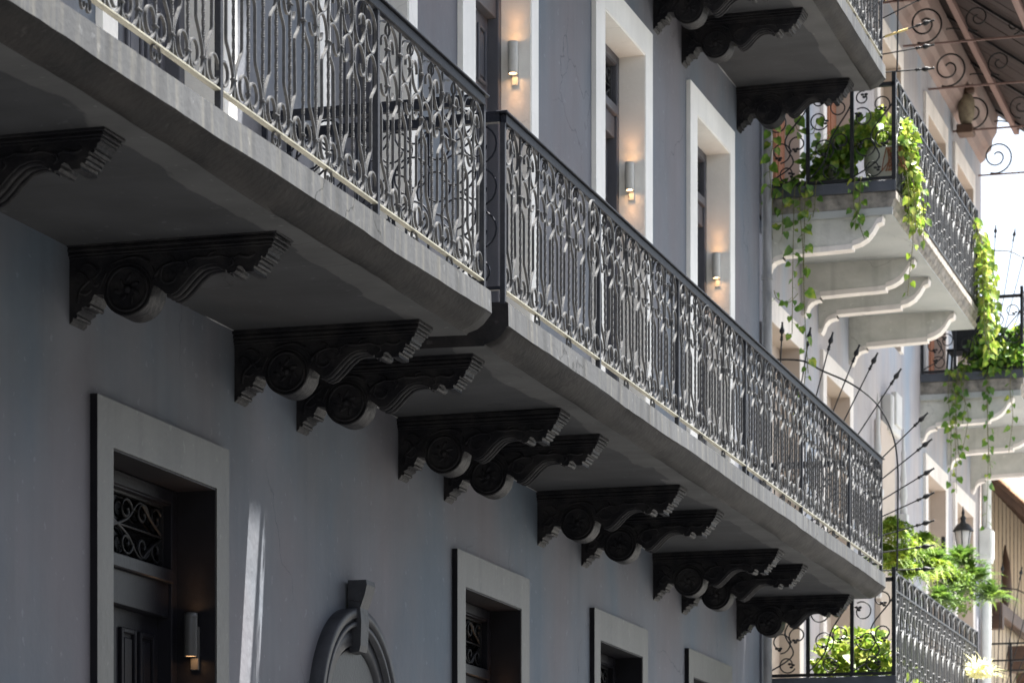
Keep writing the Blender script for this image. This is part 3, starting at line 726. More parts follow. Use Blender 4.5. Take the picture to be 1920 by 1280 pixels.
# iron eave brackets
def spiral(x, cy, cz, r, sg=1, turns=1.75, a0=0, n=40, shrink=.82):
    return [(x, cy + sg * r * (1 - shrink * t / n) * math.cos(a0 + 2 * math.pi * turns * t / n), cz + r * (1 - shrink * t / n) * math.sin(a0 + 2 * math.pi * turns * t / n)) for t in range(n + 1)]
EB = None
EL = ['scrolled iron eave bracket hidden behind the upper railing', 'scrolled iron eave bracket highest in the frame, beside the top spear', 'scrolled iron eave bracket second from the top, ending beside the upper spears', 'scrolled iron eave bracket with a full spiral against the pink cornice', 'scrolled iron eave bracket beside the owl', 'scrolled iron bracket silhouetted against the sky']
def eave_bracket(x, lab):
    t = thing('eave_bracket', lab, 'iron bracket', (x, 6.5, 11.66), 'iron scroll brackets under the eaves')
    m = MB(); m.box(x - .012, x + .012, 4.7, 6.49, 11.65, 11.672); m.build('tie_bar', 'purlin', t)
    for pts_, r_ in ((spiral(x, 6.22, 11.92, .25, -1, 1.7, math.pi * -.62), .012), (spiral(x, 5.55, 11.94, .17, 1, 1.5, math.pi * -.5), .010), (smooth_path([(x, 6.46, 12.05), (x, 6.47, 12.2), (x, 6.40, 12.36), (x, 6.2, 12.44), (x, 5.95, 12.38)]), .010), (spiral(x, 5.1, 11.80, .11, -1, 1.3, math.pi * -.5), .009)):
        m = MB(); m.tube(pts_, r_, 6); m.build('scroll', 'black_iron', t)
for x, l in zip([37.2, 39.03, 41.03, 43.19, 45.69], EL[1:]): eave_bracket(x, l)
# the last one continues towards the sky
# ------------------------------------------------------------------ owl decoy on the tie bar near the wall
t = thing('owl_decoy', 'brown owl figure perched on the eave bracket near the wall corner', 'owl figure', (43.2, 6.28, 11.68))
m = MB(); m.lathe([(.01, 0), (.07, .02), (.105, .12), (.12, .25), (.11, .36), (.08, .43)], (43.2, 6.30, 11.72), 16); m.build('body', 'owl_body', t)
m = MB(); m.lathe([(.01, 0), (.075, .03), (.085, .09), (.07, .14), (.02, .17)], (43.2, 6.27, 12.13), 14)
for s in (-1, 1): m.lathe([(.022, 0), (.001, .06)], (43.2, 6.27 + s * .05, 12.26), 8)
m.build('head', 'dark_wood', t)
m = MB(); m.box(43.05, 43.35, 6.20, 6.42, 11.60, 11.72, .01); m.build('perch_block', 'dark_wood', t)

# ------------------------------------------------------------------ balconies of the pale building
CB = None
def corbel(mb_s, mb_w, x, w_=.14, z=7.5):
    """plaster side with a white rounded soffit band; (u outward, v down)"""
    ol = [(0, .53), (.03, .54), (.055, .50), (.075, .44), (.115, .40), (.16, .385), (.20, .38), (.20, .345), (.45, .335), (.80, .325), (.90, .32), (.905, .29), (.98, .27), (1.05, .23), (1.11, .16), (1.15, .09), (1.20, .07), (1.21, .02), (1.15, 0), (0, 0)]
    mb_s.prism([(6.5 - u, z - v) for u, v in ol], x, x + w_, 'x')
    band = ol[:-2]; n = len(band); vs = []
    for xx in (x - .008, x + w_ + .008):
        for off in (-.004, .045):
            for i in range(n):
                a = band[max(i - 1, 0)]; b = band[min(i + 1, n - 1)]; d = Vector((b[0] - a[0], b[1] - a[1], 0)).normalized(); nn = (d.y, -d.x)
                vs.append((xx, 6.5 - (band[i][0] + nn[0] * off * 0) , z - (band[i][1] + (.008 if off < 0 else -.045))))
    fs = []
    for i in range(n - 1):
        fs += [(i, i + 1, 2 * n + i + 1, 2 * n + i), (i, n + i, n + i + 1, i + 1), (2 * n + i, 2 * n + i + 1, 3 * n + i + 1, 3 * n + i)]
    mb_w.add(vs, fs, False)
def fan_end_panel(mb, leaf, x, ys, z0, z1):
    for y in ys: mb.box(x - .018, x + .018, y - .018, y + .018, z0 - .1, z1)
    mb.box(x - .02, x + .02, ys[-1], ys[0], z1 - .02, z1 + .02)
    mb.box(x - .015, x + .015, ys[-1], ys[0], z0 + .02, z0 + .05)
    rnd = random.Random(int(x * 10))
    for i in range(len(ys) - 1):
        ya, yb = ys[i], ys[i + 1]; cy = (ya + yb) / 2; W_ = abs(ya - yb) * .5; H = z1 - z0
        s = 1 if i % 2 else -1
        mb.tube(smooth_path([(x, ya, z0 + .06), (x, cy + s * .06, z0 + H * .25), (x, cy - s * .02, z0 + H * .5), (x, yb + .02, z0 + H * .8), (x, yb + .015, z1 - .05)], 6), .008, 5)
        for (fy, fz, r, sg) in ((.25, .68, .10, 1), (.7, .80, .09, -1), (.35, .38, .11, -1), (.75, .45, .09, 1), (.5, .15, .09, 1), (.25, .88, .07, -1)):
            c = (x, ya + (yb - ya) * fy, z0 + H * fz)
            mb.tube(spiral(x, c[1], c[2], r, sg, .95, rnd.uniform(0, 6), 16, .45), .0075, 5)
            e = mb.v[-3]
            for q in range(3):
                a = q * 2.1 + rnd.uniform(0, 1)
                mb.ball((x, e[1] + .02 * math.cos(a), e[2] + .02 * math.sin(a)), .022, 6, 4, (.5, 1, .6))
def loop_railing(mb, x0, x1, y, z0, z1, pitch=.39, lp=None, wv=None):
    n = round((x1 - x0) / pitch); pp = (x1 - x0) / n
    for k in range(n):
        cx = x0 + (k + .5) * pp; w2 = pp * .30
        (lp or mb).ribbon(smooth_path([(cx - w2, z1 - .20), (cx - w2, z1 - .10), (cx - w2 * .6, z1 - .035), (cx, z1 - .015), (cx + w2 * .6, z1 - .035), (cx + w2, z1 - .10), (cx + w2, z1 - .20)], 4), .026, .016, y)
        for s in (-1, 1):
            (wv or mb).ribbon(smooth_path([(cx + s * w2, z1 - .20), (cx + s * w2 * .9, z1 - .35), (cx + s * w2 * .2, z1 - .5), (cx + s * w2 * .9, z1 - .66), (cx + s * w2, z0 + .05)], 5), .018, .009, y)
            mb.ribbon(smooth_path([(cx + s * .02, z0 + .06), (cx + s * .09, z0 + .13), (cx + s * .07, z0 + .22), (cx + s * .015, z0 + .2), (cx + s * .03, z0 + .13)], 4), .016, .008, y)
            mb.ribbon(smooth_path([(cx + s * .02, z1 - .3), (cx + s * .07, z1 - .36), (cx + s * .05, z1 - .44), (cx + s * .01, z1 - .42)], 4), .016, .008, y)
        mb.tube([(cx, y, z0 + .05), (cx, y, z1 - .2)], .008, 5)
        mb.tube([(cx + pp / 2, y, z0 + .05), (cx + pp / 2, y, z1 - .012)], .011, 5)
        for zz in (z1 - .27, z1 - .5, z0 + .32): mb.ball((cx, y, zz), .022, 7, 5); mb.ball((cx + pp / 2, y, zz - .06), .02, 7, 5)
def pale_balcony(label, x0, x1, zs, cx, rail_lab, kerb=True, yo=5.16):
    t = thing('white_balcony', label, 'balcony', (x0, 6.5, zs), 'old plaster balconies of the pale house')
    m = MB()
    m.cur = 0; m.box(x0, x1, yo + .05, 6.5, zs, zs + .012)
    m.cur = 1; m.prism([(6.5, zs + .012), (yo + .05, zs + .012), (yo + .02, zs + .05), (yo + .05, zs + .06), (yo + .02, zs + .14), (yo, zs + .15), (yo, zs + .22), (6.5, zs + .22)], x0 - .0, x1, 'x')
    m.cur = 2; m.box(x0 - .02, x0, yo + .03, 6.5, zs - .015, zs + .06, .004)
    m.build('slab', ['soffit_green', 'bare_concrete', 'soffit_green'], t)
    m = MB(); m.box(x0 - .025, x0 + .03, yo + .3 * 0, 6.49, zs + .222, zs + .33, .004); m.build('kerb', 'kerb_paint', t)
    for x in cx:
        a, b = MB(), MB(); corbel(a, b, x, z=zs); o = a.build('corbel', 'plaster_green', t); c = b.build('corbel_trim', 'plaster_white', t); c.parent = o
    r = thing('balcony_railing', rail_lab, 'railing', (x0, yo, zs + .22), 'looped black railings of the pale house')
    m = MB(); lf = MB(); fan_end_panel(m, lf, x0, [6.47, 6.044, 5.60, yo + .02], zs + .32, zs + 1.28); m.build('end_panel', 'black_iron', r)
    m, lp, wv = MB(), MB(), MB(); loop_railing(m, x0 + .02, x1 - .1, yo + .02, zs + .24, zs + 1.36, .39, None, wv); m.build('front_panel', 'iron', r); wv.build('wavy_bars', 'iron_light', r)
    for za, zb in ((1.348, 1.36), (1.165, 1.185), (.27, .29)):
        m = MB(); m.box(x0 + .02, x1 - .1, yo + .008, yo + .032, zs + za, zs + zb); m.build('rail', 'black_iron', r)
    m = MB(); m.box(x0 - .02, x0 + .02, yo, yo + .04, zs + .22, zs + 1.40); m.box(x1 - .12, x1 - .08, yo, yo + .04, zs + .22, zs + 1.36); m.build('post', 'black_iron', r)
    return t
pale_balcony('white plaster balcony over four corbels, overgrown with pothos', 30.60, 36.4, 7.50, [30.60, 32.55, 33.50, 35.33], 'black looped railing of the upper pothos balcony', )
pale_balcony('plaster balcony below, mostly under the bottom right edge', 30.60, 36.4, 2.60, [30.60, 32.55], 'black looped railing at the bottom right, below the long slab')
pale_balcony('farther plaster balcony at the right edge with trailing vines', 40.42, 46.0, 7.45, [40.45, 42.75, 44.98], 'black railing of the farther balcony at the right edge')

# ------------------------------------------------------------------ spear fans
PTS = [(6.304, 2.49), (6.017, 2.42), (5.791, 2.36), (5.523, 2.22), (5.341, 2.13), (5.107, 1.96), (4.842, 1.51), (4.80, 1.25), (4.779, .96), (4.779, .72), (4.779, .445), (4.779, .20), (4.779, -.03)]
ARC = smooth_path([(6.369, 2.118), (6.1, 2.09), (5.898, 1.98), (5.6, 1.83), (5.352, 1.622), (5.20, 1.33), (5.144, 1.015), (5.142, .5), (5.15, -.03)], 6)
def spear(mb, c, tip):
    c = Vector(c); tp = Vector(tip); d = (tp - c).normalized()
    mb.tube([c, tp - d * .14], .0068, 6)
    q = lambda s: tp - d * s
    mb.tube([q(.19), q(.175), q(.16), q(.15), q(.14), q(.12), q(.105), q(.085), q(.05), q(.012), q(.004), q(0)], [.009, .02, .009, .018, .009, .010, .024, .027, .013, .008, .014, .004], 8)
def fan(x, zb, label, rust=False, dy=0, sc=1, mt='black_iron'):
    t = thing('spear_fan', label, 'security fan', (x, 6.4, zb), 'quarter fans of iron spears at the balcony ends')
    m = MB(); m.tube([(x, y + dy, zb + z) for y, z in ARC], .009, 6); m.build('arc_bar', mt, t)
    for i, (y, z) in enumerate(PTS):
        m = MB(); c = (x, 6.42 + dy, zb + (.04 if i < 12 else -.03)); spear(m, c, (x, y + dy, zb + z)); m.build('spear', mt, t)
        if rust and i in (10, 8):
            a = Vector(c); b = Vector((x, y + dy, zb + z)); m = MB(); m.tube([a.lerp(b, .70), a.lerp(b, .84)], .012, 6); m.build('rusty_band', 'rust_bar', t)
    return t
fan(30.60, 4.00, 'fan of black spears rising behind the far end of the long railing')
fan(30.60, 8.93, 'fan of spears at the top right with rusty yellow bands', True)
fan(46.2, 8.55, 'distant fan of spears against the sky at the right edge')
fan(46.2, 3.55, 'distant fan of spears in the bottom right corner', dy=-.1)

# ------------------------------------------------------------------ portal ornaments on the pale wall
t = thing('wall_portal', 'beige pilaster strip flanked by white turned finials on the pale blue wall', 'ornament', (38.3, 6.5, 3))
m = MB(); m.box(37.0, 38.0, 6.42, 6.5, 3, 6.62, .01); m.build('pilaster', 'recess_paint', t)
def finial(x, zb, s=1):
    m = MB(); m.lathe([(r * s * .66, h * s * .8) for r, h in [(.05, 0), (.075, .02), (.075, .10), (.05, .13), (.06, .2), (.085, .3), (.07, .42), (.05, .5), (.07, .58), (.055, .66), (.04, .9), (.05, 1.0), (.035, 1.05), (.028, 1.3), (.004, 1.42)]], (x, 6.42, zb), 16)
    m.box(x - .08, x + .08, 6.36, 6.5, zb - .1, zb, .01); m.box(x - .045, x + .045, 6.38, 6.5, zb - 1.3, zb - .1, .01)
    m.build('finial', 'white_plastic', t)
finial(36.78, 5.75); finial(38.62, 5.70, .95)
m = MB(); m.box(37.45, 38.1, 6.36, 6.5, 6.55, 7.0, .02); m.box(37.6, 38.0, 6.33, 6.4, 6.65, 7.05, .01); m.build('capital', 'white_plastic', t)

# white downpipe with elbow, coach lantern
m = MB(); m.tube([(45.9, 6.40, z) for z in (-1.6, 3, 6, 7.3)], .075, 10); m.lathe([(.1, 0), (.1, .06)], (45.9, 6.4, 6.0), 10); m.box(45.75, 46.05, 6.3, 6.5, 6.05, 6.5, .02)
m.build('white_drainpipe', 'white_pipe', label='white pipe at the corner beside the ferns', cat='drainpipe')
LX = 41.9
t = thing('coach_lantern', 'black coach lantern above the ferns beside the white pipe', 'lantern', (41.9, 6.3, 5.5))
m = MB(); m.lathe([(.10, 0), (.15, .30), (.145, .31)], (LX, 6.12, 5.72), 6, cap=False); m.build('glass', 'lantern_glass', t)
m = MB(); m.lathe([(.18, 0), (.17, .02), (.11, .11), (.05, .14), (.04, .19), (.055, .22), (.02, .27), (.03, .30), (.004, .42)], (LX, 6.12, 6.03), 12)
m.lathe([(.02, -.12), (.06, -.06), (.11, -.01), (.10, .01)], (LX, 6.12, 5.72), 8)
for k in range(6):
    a = k * math.pi / 3; m.tube([(LX + .10 * math.cos(a), 6.12 + .10 * math.sin(a), 5.72), (LX + .15 * math.cos(a), 6.12 + .15 * math.sin(a), 6.03)], .009, 5)
m.build('frame', 'black_iron', t)
m = MB(); m.box(LX - .06, LX + .06, 6.42, 6.48, 5.55, 5.95, .01); m.tube(smooth_path([(LX, 6.45, 5.7), (LX, 6.35, 5.55), (LX, 6.2, 5.52), (LX, 6.12, 5.6)]), .015, 6); m.build('wall_arm', 'black_iron', t)

t.scale = (.8, .8, .8)
# ------------------------------------------------------------------ low cream house in the bottom right corner
t = thing('cream_house', 'cream boarded house with a tiled eave in the bottom right corner', 'house', (48, 6.5, -1.6))
m = MB(); m.box(46.2, 60, 6.5, 7.0, -1.6, 7.3); m.build('wall', 'cream_wall', t)
m = MB()
for k in range(30): m.box(47.0 + k * .45, 47.012 + k * .45, 6.49, 6.5, 2, 7.3)
m.build('wall_boards', 'bare_concrete', t)
cz = lambda y: 7.42 - (6.5 - y) * .95
m = MB(); m.prism([(6.8, cz(6.8)), (5.3, cz(5.3)), (5.3, cz(5.3) + .06), (6.8, cz(6.8) + .06)], 46.3, 60, 'x'); m.build('roof_boards', 'dark_wood', t)
for k in range(22):
    m = MB(); x = 46.5 + k * .6; m.prism([(6.6, cz(6.6) - .14), (5.4, cz(5.4) - .12), (5.4, cz(5.4) - .002), (6.6, cz(6.6) - .002)], x, x + .10, 'x'); m.build('rafter', 'dark_wood', t)
m = MB(); rr = .11
for k in range(34):
    x = 46.35 + k * .26
    pts = [(x + rr * math.cos(a), rr * math.sin(a)) for a in [math.pi * q / 8 for q in range(9)]]
    for j in range(5):
        ya = 6.75 - j * .30; yb = ya - .36
        vs = [(px_, ya, cz(ya) + .07 + pz) for px_, pz in pts] + [(x + (px_ - x) * 1.12, yb, cz(yb) + .085 + pz) for px_, pz in pts]
        m.add(vs, [(i, i + 1, 10 + i, 9 + i) for i in range(8)], True)
m.build('roof_tiles', 'tile', t)
m = MB(); m.box(46.9, 60, 6.30, 6.44, 5.35, 5.55, .01); m.box(46.9, 47.1, 6.3, 6.5, 5.15, 5.35); m.box(49, 49.3, 5.9, 6.5, 4.7, 5.1, .01); m.box(50, 50.4, 5.9, 6.5, 4.2, 4.9, .01); m.build('dark_beam', 'dark_wood', t)
m = MB(); m.tube([(48.4, 6.47, 5.6), (48.4, 6.45, 5.9), (48.4, 6.45, 6.3), (48.4, 6.46, 6.6)], [.05, .10, .07, .01], 8); m.build('wall_carving', 'dark_wood', t)
r = thing('balcony_railing', 'plain dark railing low in the bottom right corner', 'railing', (46.2, 5.2, 3.5))
m = MB()
for z in (4.85, 4.6, 4.45): m.box(46.2, 46.25, 4.9, 6.45, z - .012, z + .012)
for k in range(5): m.box(46.2, 46.23, 6.4 - k * .33, 6.43 - k * .33, 3.5, 4.85)
m.build('bars', 'black_iron', r)

# black metal chair on the farther balcony
t = thing('garden_chair', 'black metal chair behind the plants on the farther balcony', 'chair', (40.9, 6.0, 7.7))
m = MB(); m.box(40.7, 41.1, 5.80, 6.20, 8.12, 8.15, .01); m.build('seat', 'black_iron', t)
m = MB(); m.prism([(5.80, 8.15), (5.70, 8.75), (5.74, 8.80), (6.0, 8.86), (6.22, 8.80), (6.26, 8.75), (6.12, 8.15)], 41.08, 41.11, 'x'); m.build('backrest', 'black_iron', t)
for ax, ay in ((40.72, 5.82), (41.08, 5.82), (40.72, 6.18), (41.08, 6.18)):
    m = MB(); m.tube([(ax, ay, 8.12), (ax, ay + (ay - 6) * .15, 7.68)], .014, 6); m.build('leg', 'black_iron', t)
# ------------------------------------------------------------------ plants
def leaf(mb, c, d, nrm, s):
    """heart-shaped leaf folded along its midrib; c = stalk end, d = direction, nrm = face normal"""
    d = Vector(d).normalized(); nrm = Vector(nrm); w = d.cross(nrm)
    if w.length < 1e-4: w = d.orthogonal()
    w.normalize(); nn = w.cross(d)
    f = lambda a, b, h: Vector(c) + d * (a * s) + w * (b * s) + nn * (h * s)
    vs = [f(0, 0, 0), f(-.08, .28, .05), f(.18, .46, .08), f(.52, .38, .05), f(.80, .17, -.02), f(1.05, 0, -.10), f(.80, -.17, -.02), f(.52, -.38, .05), f(.18, -.46, .08), f(-.08, -.28, .05), f(.5, 0, -.03)]
    mb.add(vs, [(0, 1, 2, 10), (2, 3, 10), (3, 4, 5, 10), (5, 6, 7, 10), (7, 8, 10), (8, 9, 0, 10)], True)
def rdir(rnd, down=.3):
    v = Vector((rnd.gauss(0, 1), rnd.gauss(0, 1), rnd.gauss(0, 1) - down)); return v.normalized()
def clump(mb, rnd, c, rad, n, s0, s1, down=.8):
    for _ in range(n):
        while True:
            q = Vector((rnd.uniform(-1, 1), rnd.uniform(-1, 1), rnd.uniform(-1, 1)))
            if .25 < q.length < 1: break
        pos = Vector(c) + Vector((q.x * rad[0], q.y * rad[1], q.z * rad[2]))
        leaf(mb, pos, rdir(rnd, down), rdir(rnd, -.6) + q * .6 + Vector((-.3, -.5, .2)), rnd.uniform(s0, s1))
def vine(mb, sm, rnd, pts, step, s0, s1, r=.004):
    P = [Vector(q) for q in smooth_path(pts, 8)]; sm.tube(P, r, 5)
    acc = 0; side = 1
    for i in range(1, len(P)):
        acc += (P[i] - P[i - 1]).length
        if acc > step * rnd.uniform(.7, 1.6):
            acc = 0; side = -side
            off = Vector((rnd.uniform(-.3, .3), side * rnd.uniform(.4, 1), rnd.uniform(-.3, .1))).normalized()
            st = P[i] + off * rnd.uniform(.02, .045); sm.tube([P[i], st], r * .6, 4, False)
            leaf(mb, st, off * rnd.uniform(.2, 1.2) + Vector((rnd.gauss(0, .3), rnd.gauss(0, .3), -1)), Vector((rnd.gauss(-.7, .7), rnd.gauss(-.5, .7), .3)), rnd.uniform(s0, s1) * rnd.choice((.7, 1, 1, 1.15)))
rnd = random.Random(11)
def planter(x, y, z, r, h, label):
    t = thing('flower_pot', label, 'plant pot', (x, y, z), 'round white pots on the pothos balcony')
    m = MB(); m.lathe([(.001, 0), (r * .62, 0), (r * .85, h * .25), (r, h * .6), (r * .98, h * .85), (r * .93, h * .95), (r * .96, h), (r * .88, h), (r * .86, h * .9), (.001, h * .88)], (x, y, z), 28, cap=False)
    m.build('pot', 'pot', t); return t
planter(31.05, 5.36, 7.85, .20, .40, 'large round white pot in the balcony corner with red roots over its rim')
planter(31.10, 5.83, 7.83, .17, .34, 'smaller white pot left of the corner pot, half hidden by leaves')
def plant(name, label, cat, base, group=None): return thing(name, label, cat, base, group)
# corner pothos, sunlit
t = plant('pothos_plant', 'sunlit yellow green pothos in the balcony corner above the large white pot', 'plant', (31.05, 5.3, 8.2))
f, s = MB(), MB()
clump(f, rnd, (31.0, 5.45, 8.42), (.28, .33, .20), 210, .07, .12)
clump(f, rnd, (31.05, 5.12, 8.28), (.30, .10, .26), 170, .05, .095)
clump(f, rnd, (31.1, 5.08, 7.95), (.25, .07, .28), 150, .05, .09)
clump(f, rnd, (31.4, 5.1, 7.7), (.4, .06, .15), 90, .05, .08)
for k in range(7):
    y0 = rnd.uniform(4.98, 5.08); x_ = 30.8 + k * .12
    vine(f, s, rnd, [(x_, 5.2, 8.2), (x_, y0 + .05, 8.05), (x_ - .02, y0, 7.8), (x_ + .02, y0, 7.55 - rnd.uniform(0, .25))], .045, .05, .09)
f.build('foliage', 'leaf_bright', t); s.build('stems', 'stem', t)
m = MB()
for k in range(26):
    a = rnd.uniform(5.12, 5.30); m.tube([(30.84, a, 8.22), (30.82 + rnd.uniform(-.02, .02), a + rnd.uniform(-.05, .05), 8.1), (30.83, a + rnd.uniform(-.07, .07), 7.98)], .006, 4)
m.build('aerial_roots', 'root', t)
# shaded pothos on the rail
t = plant('pothos_plant', 'shaded green pothos spilling over the kerb with long strands hanging beside the downpipe', 'plant', (30.7, 6.0, 7.9))
f, s = MB(), MB()
clump(f, rnd, (30.95, 5.88, 8.12), (.25, .30, .28), 190, .07, .12)
clump(f, rnd, (30.95, 6.25, 7.86), (.2, .25, .12), 90, .06, .11)
clump(f, rnd, (30.75, 6.05, 7.83), (.10, .42, .10), 120, .06, .11)
clump(f, rnd, (30.85, 5.72, 8.28), (.2, .26, .2), 130, .06, .11)
for (ya, zb, n_) in ((6.16, 6.35, 0), (6.05, 5.95, 1), (6.28, 7.35, 0), (6.38, 7.3, 0), (5.95, 7.5, 0), (5.50, 7.25, 0), (5.56, 7.4, 0), (6.10, 6.9, 0)):
    vine(f, s, rnd, [(30.75, ya, 7.88), (30.55, ya, 7.86), (30.52, ya + .01, 7.6), (30.52, ya + rnd.uniform(-.03, .03), (7.6 + zb) / 2), (30.53, ya + rnd.uniform(-.04, .04), zb)], .06, .055, .105)
vine(f, s, rnd, [(30.53, 6.13, 6.75), (30.5, 6.22, 6.66), (30.48, 6.33, 6.70), (30.46, 6.36, 6.78)], .06, .05, .07)
vine(f, s, rnd, [(30.53, 6.05, 6.0), (30.5, 6.08, 5.7), (30.5, 6.12, 5.45), (30.5, 6.2, 5.3)], .08, .06, .1)
f.build('foliage', 'leaf', t); s.build('stems', 'stem', t)
# climber on the pipe
t = plant('climbing_vine', 'vine climbing the downpipe at the end of the upper bracket', 'plant', (30.5, 6.4, 7.6))
f, s = MB(), MB()
vine(f, s, rnd, [(30.46, 6.38, 7.7), (30.44, 6.40, 8.0), (30.46, 6.37, 8.3), (30.44, 6.41, 8.6), (30.46, 6.38, 9.0)], .05, .06, .11)
vine(f, s, rnd, [(30.7, 6.2, 8.6), (30.6, 6.15, 8.4), (30.6, 6.0, 8.35), (30.6, 5.95, 8.5)], .07, .07, .11)
f.build('foliage', 'leaf', t); s.build('stems', 'stem', t)
# strand in front of the corbels
t = plant('hanging_vine', 'thin pale vine strand hanging in front of the white corbels', 'plant', (31, 5.1, 7.5))
f, s = MB(), MB()
vine(f, s, rnd, [(30.95, 5.06, 7.6), (30.96, 5.05, 7.3), (30.95, 5.08, 7.0), (30.95, 5.10, 6.75)], .055, .05, .08)
f.build('foliage', 'leaf_bright', t); s.build('stems', 'stem', t)
# plants behind the front railing and at the far end
t = plant('hanging_vine', 'sunlit vine pouring down the far end of the looped railing', 'plant', (36.4, 5.1, 8.5))
f, s = MB(), MB()
for k in range(11):
    x_ = 35.95 + k * .07
    clump(f, rnd, (x_, 5.06, 8.0 - k * .03), (.06, .07, .45), 26, .05, .09)
    vine(f, s, rnd, [(x_, 5.2, 8.75 - k * .02), (x_, 5.10, 8.5), (x_ + rnd.uniform(-.03, .03), 5.04 + rnd.uniform(-.04, .04), 8.0), (x_, 5.03, 7.45 - rnd.uniform(0, .35))], .045, .06, .10)
f.build('foliage', 'leaf_bright', t); s.build('stems', 'stem', t)
# lower balcony shrub
t = plant('leafy_shrub', 'sunlit yellow green shrub filling the lower balcony at the bottom right', 'shrub', (31.2, 5.6, 2.9))
f, s = MB(), MB()
clump(f, rnd, (31.1, 5.72, 3.10), (.42, .40, .40), 650, .05, .10, .2)
clump(f, rnd, (31.0, 5.42, 3.10), (.30, .20, .36), 300, .05, .10, .2)
clump(f, rnd, (31.9, 5.3, 2.95), (.8, .16, .25), 160, .06, .1, .2)
for k in range(26):
    a = rnd.uniform(0, 6.28); s.tube([(31.2, 5.65, 2.7), (31.2 + .2 * math.cos(a), 5.65 + .15 * math.sin(a), 3.0), (31.2 + .35 * math.cos(a), 5.65 + .3 * math.sin(a), 3.2)], .007, 5)
f.build('foliage', 'leaf_bright', t); s.build('stems', 'stem', t)
# farther balcony plants
t = plant('pothos_plant', 'pothos heaped on the farther balcony at the right edge with three long strands', 'plant', (40.6, 5.6, 7.9))
f, s = MB(), MB()
clump(f, rnd, (40.8, 5.50, 8.12), (.3, .50, .30), 520, .06, .11)
clump(f, rnd, (40.45, 5.45, 7.95), (.15, .45, .2), 220, .06, .11)
clump(f, rnd, (40.5, 5.6, 7.82), (.15, .50, .16), 150, .07, .12)
clump(f, rnd, (40.8, 5.20, 8.28), (.3, .2, .18), 90, .08, .13)
for (ya, zb) in ((6.05, 6.9), (5.98, 6.55), (5.90, 6.75), (6.10, 6.35), (5.93, 7.1), (5.60, 5.75), (5.58, 6.4), (5.30, 6.7), (6.0, 6.2)):
    vine(f, s, rnd, [(40.5, ya, 7.85), (40.36, ya, 7.8), (40.34, ya + .02, 7.5), (40.34, ya + rnd.uniform(-.04, .04), (7.6 + zb) / 2), (40.35, ya + rnd.uniform(-.05, .05), zb)], .06, .06, .10)
f.build('foliage', 'leaf', t); s.build('stems', 'stem', t)
def fern(mb, rnd, c, n, ln, droop=.5, bias=(0, 0, 0), w_=.05):
    for _ in range(n):
        a = rnd.uniform(0, 2 * math.pi); el_ = rnd.uniform(.1, 1.4)
        d = Vector((math.cos(a) * math.cos(el_), math.sin(a) * math.cos(el_), math.sin(el_))) + Vector(bias); d.normalize()
        l = ln * rnd.uniform(.6, 1.1); p0 = Vector(c); pts = []
        for i in range(13):
            t_ = i / 12; pts.append(p0 + d * l * t_ + Vector((0, 0, -droop * l * t_ * t_)))
        for i in range(1, 13):
            ax = (pts[i] - pts[i - 1]).normalized(); sd_ = ax.cross(Vector((rnd.uniform(-.3, .3), rnd.uniform(-.3, .3), 1))).normalized()
            ww = w_ * math.sin(math.pi * min(1, i / 12 + .12)) + .008
            for sg in (-1, 1):
                b = pts[i]; tp = b + sd_ * sg * ww + ax * ww * .7 + Vector((0, 0, rnd.uniform(-.01, .01)))
                q = ax * ww * .28
                mb.add([b - q, b + q, tp], [(0, 1, 2)], False)
            mb.add([pts[i - 1] - sd_ * .003, pts[i - 1] + sd_ * .003, pts[i] + sd_ * .002, pts[i] - sd_ * .002], [(0, 1, 2, 3)], False)
t = plant('fern', 'bright yellow green fern tumbling behind the spear fan at lower right', 'fern', (36.8, 5.9, 4.6))
f = MB()
for c in ((35.3, 6.0, 5.05), (35.4, 5.85, 4.75), (35.6, 5.7, 4.9), (35.3, 5.75, 4.5), (35.0, 6.05, 4.7), (35.6, 5.55, 4.6)): fern(f, rnd, c, 90, .40, .8, (0, -.1, .2), .05)
for c in ((34.9, 5.95, 4.95), (35.0, 5.9, 4.6)): fern(f, rnd, c, 90, .36, .8, (0, -.1, .2), .05)
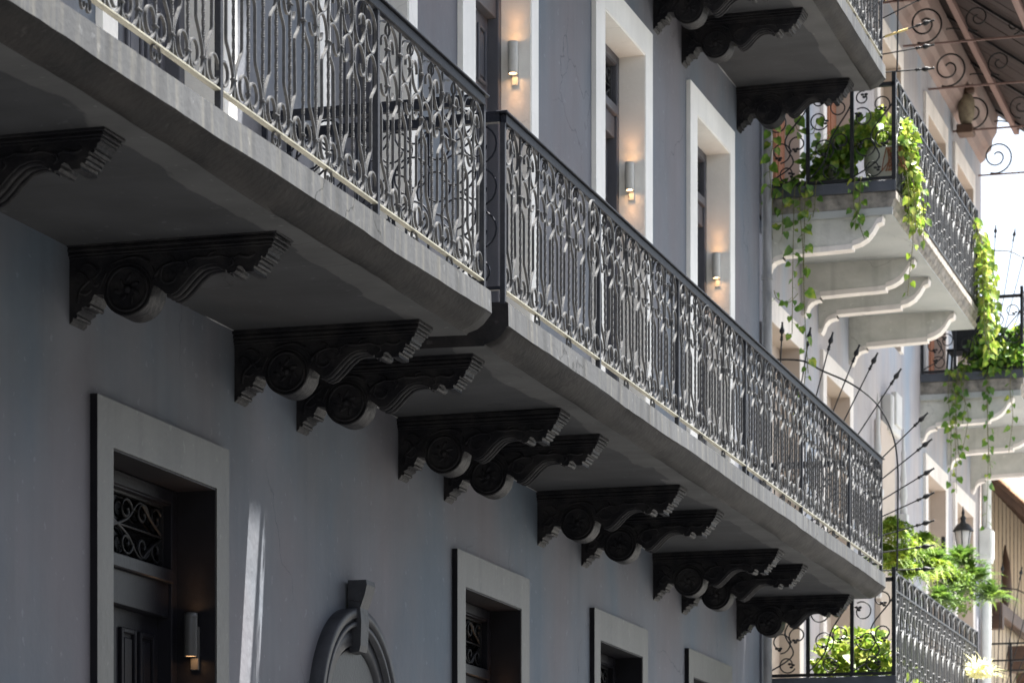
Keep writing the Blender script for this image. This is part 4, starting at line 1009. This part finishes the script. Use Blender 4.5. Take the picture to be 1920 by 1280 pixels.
clump(f, rnd, (35.3, 5.9, 4.8), (.35, .25, .35), 700, .025, .05, .6)
f.build('fronds', 'fern_bright', t)
t = plant('fern', 'feathery green asparagus fern below the coach lantern', 'fern', (42.5, 5.8, 4.9))
f = MB()
for c in ((37.6, 5.8, 4.75), (37.8, 5.6, 4.6), (38.0, 5.45, 4.75), (37.3, 5.75, 4.4), (38.3, 5.3, 4.55), (37.6, 5.9, 4.9), (38.0, 5.6, 4.95)): fern(f, rnd, c, 95, .50, .5, (0, 0, .25), .05)
clump(f, rnd, (37.8, 5.65, 4.65), (.5, .3, .35), 700, .025, .05, .6)
f.build('fronds', 'fern', t)
t = plant('fern', 'fern tips showing above the upper looped railing', 'fern', (33.5, 5.9, 8.3))
f = MB()
for c in ((31.6, 5.8, 8.45), (33.6, 5.6, 8.7), (35.6, 5.6, 8.75)): fern(f, rnd, c, 60, .55, .6, (0, 0, .3), .045)
f.build('fronds', 'fern', t)
t = plant('spider_plant', 'pale variegated grassy plant at the end of the lower looped railing', 'plant', (36.3, 5.1, 3.2))
f = MB()
for k in range(120):
    a = rnd.uniform(0, 6.28); l = rnd.uniform(.2, .45); e_ = rnd.uniform(.3, 1.3); c = Vector((35.5 + rnd.uniform(-.2, .2), 5.02 + rnd.uniform(-.1, .1), 3.35)); d = Vector((math.cos(a) * math.cos(e_), math.sin(a) * math.cos(e_), math.sin(e_)))
    sd_ = d.cross(Vector((0, 0, 1))).normalized() * .012
    q1 = c + d * l * .5; q2 = c + d * l + Vector((0, 0, -.12))
    f.add([c - sd_ * .6, c + sd_ * .6, q1 + sd_, q1 - sd_, q2], [(0, 1, 2, 3), (3, 2, 4)], False)
f.build('blades', 'grass_pale', t)
t = plant('fern', 'dull green fern in the bottom right corner behind the distant spears', 'fern', (46.8, 5.4, 4.3))
f = MB()
for c in ((46.8, 5.6, 4.6), (46.9, 5.25, 4.8)): fern(f, rnd, c, 60, .6, .8, (0, 0, .1), .05)
f.build('fronds', 'fern', t)
